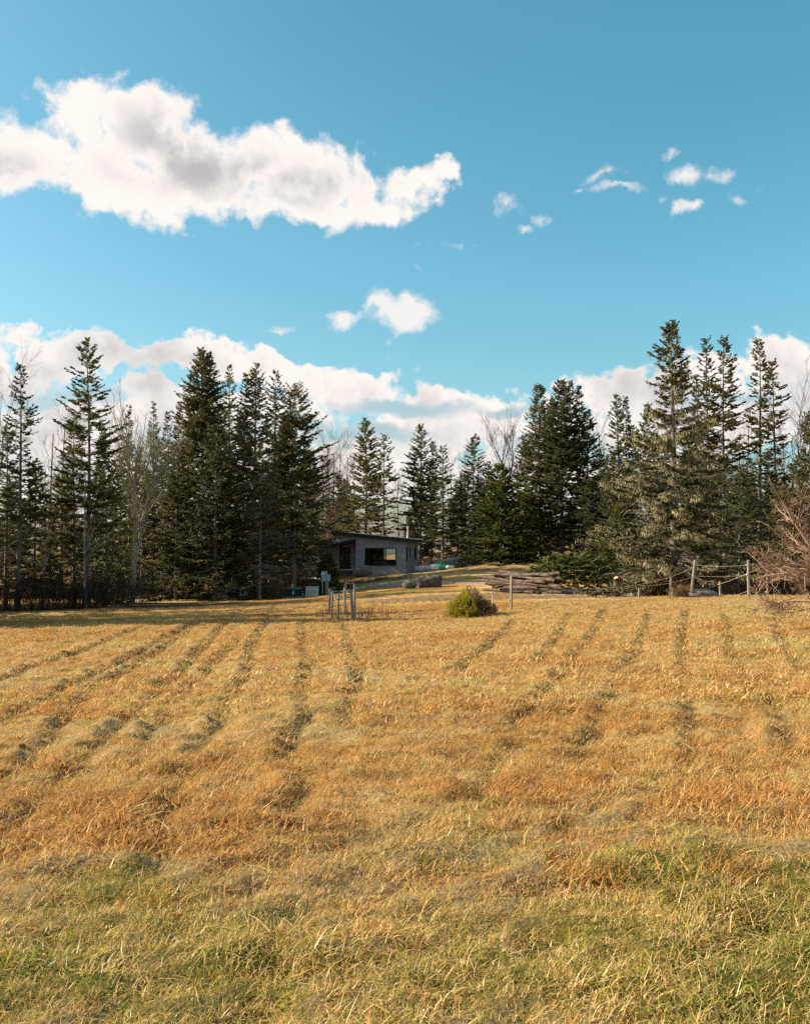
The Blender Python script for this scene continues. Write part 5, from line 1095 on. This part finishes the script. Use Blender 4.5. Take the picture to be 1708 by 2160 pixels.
# ------------------------------------------------------------------ gorse bush
g0 = gbase(992, 38); bush = empty('gorse_bush', g0, 0, 'round bush, green on the left and withered brown on the right', 'bush')
rg = np.random.default_rng(21); tb, g1, g2 = MB(), MB(), MB(); n = 520
th = rg.uniform(0, 6.28, n); ph = np.arccos(rg.uniform(.0, 1, n)); l = rg.uniform(.75, 1.05, n)
d = np.stack([np.sin(ph) * np.cos(th), np.sin(ph) * np.sin(th), np.cos(ph)], -1); end = d * np.array([1.0, .9, 1.12]) * l[:, None] + np.array([.0, 0, .0]) + np.array([.05, 0, .02])
k_ = 1 + .25 * (fbm(d[:, 0] * 2 + 3, d[:, 2] * 2 + d[:, 1], 1.4, 3, 2.) - .5); end *= k_[:, None]; end[:, 2] *= np.where(end[:, 0] > .3, .82, 1.0)
o = rg.normal(0, .16, (n, 3)) * np.array([1, 1, 0]); S = np.linspace(0, 1, 4)[None, :, None]; mid = rg.normal(0, .06, (n, 1, 3)); path = o[:, None] * (1 - S) + end[:, None] * S + mid * S * (1 - S) * 4
tb.tubes(path, np.array([[.010, .008, .006, .003]]), 3, rg.random(n))
k = 64; i = np.repeat(np.arange(n), k); s = rg.uniform(.35, 1.02, n * k); q = o[i] * (1 - s)[:, None] + end[i] * s[:, None] + mid[i, 0] * (s * (1 - s) * 4)[:, None] + rg.normal(0, .035, (n * k, 3))
d2 = nrm(d[i] * .6 + rg.normal(0, .6, (n * k, 3))); l2 = rg.uniform(.03, .075, n * k); up = nrm(np.cross(d2, rg.normal(0, 1, (n * k, 3)))); tint = np.clip(rg.random(n)[i] * .6 + rg.random(n * k) * .4, 0, 1)
gr = (q[:, 0] + .25 * (vnoise(q[:, 0] * 4 + 9, q[:, 2] * 4) - .5) + .35 * (q[:, 2] - .5)) < .12
dry = ~gr & (rg.random(n * k) < .55); 
g1.rhombs(q[gr], d2[gr], up[gr], l2[gr], l2[gr] * .28, tint[gr]); g2.rhombs(q[dry], d2[dry], up[dry], l2[dry], l2[dry] * .26, tint[dry])
tb.build('stems', M['twig_brown'], bush); g1.build('green_leaves', M['bush'], bush); g2.build('withered_leaves', M['bush_dry'], bush)
b = MB()
for k in range(7):
    a = k * 6.28 / 7; c = np.array([-.62, -.55, .98]); b.rhombs(c[None], nrm(np.array([[math.cos(a), -.5, math.sin(a)]])), nrm(np.array([[-math.sin(a), .1, math.cos(a)]])), np.array([.05]), np.array([.02]), np.array([.5]))
b.build('flower', M['petal'], bush)
thicket('dry_weeds', [(770, 38.5, .35), (800, 40, .3), (735, 38.2, .4), (700, 39.8, .3)], M['dry_reed'], 'thin reddish weeds at the foot of the clustered posts', 95, 26, (.15, .75), .004)
thicket('dry_grass_tuft', [(1437, 41.2, .22)], M['dry_reed'], 'pale tuft of long dry grass at the foot of the lichened spruce', 96, 260, (.2, .55), .004)

# ------------------------------------------------------------------ grass
tuft_coll = bpy.data.collections.new('grass_tufts')
def tuft(idx, n, ln, wd, lean, spread, rows, bias=0.0, seed=0, curl=.5):
    rg = np.random.default_rng(seed); a = rg.uniform(0, 6.28, n); r = np.abs(rg.normal(0, spread, n)); o = np.stack([r * np.cos(a), r * np.sin(a), np.full(n, -.012)], -1)
    th = rg.uniform(0, 6.28, n) if bias == 0 else rg.normal(0, bias, n)
    l = rg.uniform(ln[0], ln[1], n); le = np.clip(rg.normal(lean[0], lean[1], n), 0, 1.45); hd = np.stack([np.cos(th), np.sin(th), 0 * th], -1)
    S = np.linspace(0, 1, rows); ph = th + rg.normal(1.57, .6, n); sd = np.stack([np.cos(ph), np.sin(ph), 0 * ph], -1); w = rg.uniform(wd[0], wd[1], n); cu = rg.uniform(0, curl, n)
    V = []
    for s in S:
        ang = le + cu * s * 1.3
        c = o + hd * (l * s * np.sin(ang))[:, None] + np.array([0, 0, 1.]) * (l * s * np.cos(ang))[:, None]
        ww = (w * (1 - s) ** .7 + .0003)[:, None]; V += [c - sd * ww, c + sd * ww]
    V = np.stack(V, 1); m = 2 * rows; i = np.arange(n)[:, None] * m + np.arange(rows - 1)[None] * 2; i = i.ravel()
    b = MB(); b.add(V.reshape(-1, 3), np.stack([i, i + 1, i + 3, i + 2], 1), np.repeat(rg.random(n), m))
    o_ = bpy.data.objects.new('tuft_%02d' % idx, b.mesh('tuft', M['grass'])); tuft_coll.objects.link(o_)
# near: 0-3 upright blades, 4-7 matted hay; far: 8-11 coarser clumps
for k in range(4): tuft(k, 38, (.025, .085), (.0010, .0023), (.62, .42), .06, 5, 0, 300 + k, 2.1)
for k in range(4): tuft(4 + k, 46, (.03, .08), (.0011, .0024), (.95, .35), .075, 4, 1.7, 310 + k, .6)
for k in range(4): tuft(8 + k, 40, (.03, .075), (.0025, .0045), (.85, .35), .12, 3, 1.6, 320 + k, .5)
tuft(12, 9, (.10, .26), (.0012, .0022), (1.35, .10), .10, 4, 0, 330, .35)
gr_ = np.random.default_rng(77)
def scatter(y0, y1, dens, hw=.56, pad=2.0):
    A = hw * (y1 ** 2 - y0 ** 2) + 2 * pad * (y1 - y0); n = int(A * dens)
    y = np.sqrt(gr_.uniform(y0 ** 2, y1 ** 2, n)); x = gr_.uniform(-1, 1, n) * (hw * y + pad); return x, y
PX, PY = [], []
for y0, y1, dn in ((1.6, 5, 560), (5, 9, 360), (9, 14, 190), (14, 20, 105), (20, 28, 66), (28, 38, 42), (38, 52, 28), (52, 64, 14)):
    x, y = scatter(y0, y1, dn); PX.append(x); PY.append(y)
X, Y = np.concatenate(PX), np.concatenate(PY)
fr, lip, _ = furrow(X, Y); _, _, hole, band = relief(X, Y)
keep = (gr_.random(len(X)) > 1.05 * fr) & (gr_.random(len(X)) > .55 * hole) & ~((np.hypot(X + 1, Y - 58) < 4) & (Y > 60))
keep &= ~((Y > 46) & (X > 6 + 0 * Y)) & ~((Y > 50) & (X > -2))
keep &= ~((Y > 59.5) & (X < -20))
X, Y, fr, hole, band, lip = X[keep], Y[keep], fr[keep], hole[keep], band[keep], lip[keep]
h = huefield(X, Y, fr, hole, band) + gr_.normal(0, .105, len(X)); near = sstep(6.8, 4.2, Y - .1 * X)
straw = gr_.random(len(X)) < (.20 * near + .07); gspk = (gr_.random(len(X)) < .11) & (fbm(X, Y, .7, 3, 51.) > .46); h = np.where(gspk, .30 + gr_.normal(0, .06, len(X)), h)
h = np.where(straw, .51 + gr_.normal(0, .04, len(X)), h)
idx = np.where(Y < 11, np.where(gr_.random(len(X)) < .10 + .62 * near, gr_.integers(0, 4, len(X)), gr_.integers(4, 8, len(X))), gr_.integers(8, 12, len(X)))
stray = (gr_.random(len(X)) < .05) & (Y < 22); idx = np.where(stray, 12, idx); h = np.where(stray, .53, h)
sc_ = gr_.uniform(.65, 1.25, len(X)) * np.where(Y < 11, 1.0, np.clip(.85 + Y * .014, 1, 1.4)) * (1 - .45 * fr) * (1 + .5 * band) * (.60 + .72 * sstep(.25, .75, fbm(X, Y, 4.2, 3, 21.)))
sc_ *= 1 + .10 * near
clod = (fbm(X, Y, .8, 3, 41.) > .545) & (fbm(X, Y, 5.0, 2, 44.) > .60) & (Y > 4.5) & (Y < 30) & (idx > 3) & (idx < 12)
h = np.where(clod, .79 + gr_.normal(0, .05, len(X)), h); sc_ = np.where(clod, sc_ * 1.25 + .45, sc_)
rotz = np.where(idx < 4, gr_.uniform(0, 6.28, len(X)), gr_.normal(-.2, .7, len(X)) + (fbm(X, Y, .4, 2, 31.) - .5) * 3.0)
pts = np.stack([X, Y, zg(X, Y)], -1)
me = bpy.data.meshes.new('field_grass'); me.vertices.add(len(X)); me.vertices.foreach_set('co', pts.astype(np.float32).ravel())
def pattr(nm, typ, key, data): a = me.attributes.new(nm, typ, 'POINT'); a.data.foreach_set(key, data)
pattr('hue', 'FLOAT', 'value', np.clip(h, 0, 1).astype(np.float32)); pattr('scl', 'FLOAT', 'value', sc_.astype(np.float32)); pattr('pick', 'INT', 'value', idx.astype(np.int32))
pattr('rot', 'FLOAT_VECTOR', 'vector', np.stack([gr_.normal(0, .12, len(X)), gr_.normal(0, .12, len(X)), rotz], -1).astype(np.float32).ravel())
me.update(); go = link('field_grass', me); tag(go, 'mown dry grass and hay stubble covering the field', kind='stuff')
ng = bpy.data.node_groups.new('grass_scatter', 'GeometryNodeTree')
ng.interface.new_socket('Geometry', in_out='INPUT', socket_type='NodeSocketGeometry'); ng.interface.new_socket('Geometry', in_out='OUTPUT', socket_type='NodeSocketGeometry')
N = ng.nodes; gi, goo = N.new('NodeGroupInput'), N.new('NodeGroupOutput'); ci = N.new('GeometryNodeCollectionInfo'); ci.inputs['Collection'].default_value = tuft_coll; ci.inputs['Separate Children'].default_value = True; ci.inputs['Reset Children'].default_value = True
ip = N.new('GeometryNodeInstanceOnPoints'); ip.inputs['Pick Instance'].default_value = True
def na(nm, t): a = N.new('GeometryNodeInputNamedAttribute'); a.data_type = t; a.inputs[0].default_value = nm; return a.outputs[0]
er = N.new('FunctionNodeEulerToRotation'); l_ = ng.links.new
l_(gi.outputs[0], ip.inputs['Points']); l_(ci.outputs[0], ip.inputs['Instance']); l_(na('pick', 'INT'), ip.inputs['Instance Index']); l_(na('rot', 'FLOAT_VECTOR'), er.inputs[0]); l_(er.outputs[0], ip.inputs['Rotation'])
l_(na('scl', 'FLOAT'), ip.inputs['Scale']); l_(ip.outputs[0], goo.inputs[0])
md = go.modifiers.new('grass', 'NODES'); md.node_group = ng
print('grass tufts', len(X), 'tris', sum(len(o.data.polygons) * 2 for o in SC.objects if o.type == 'MESH'))
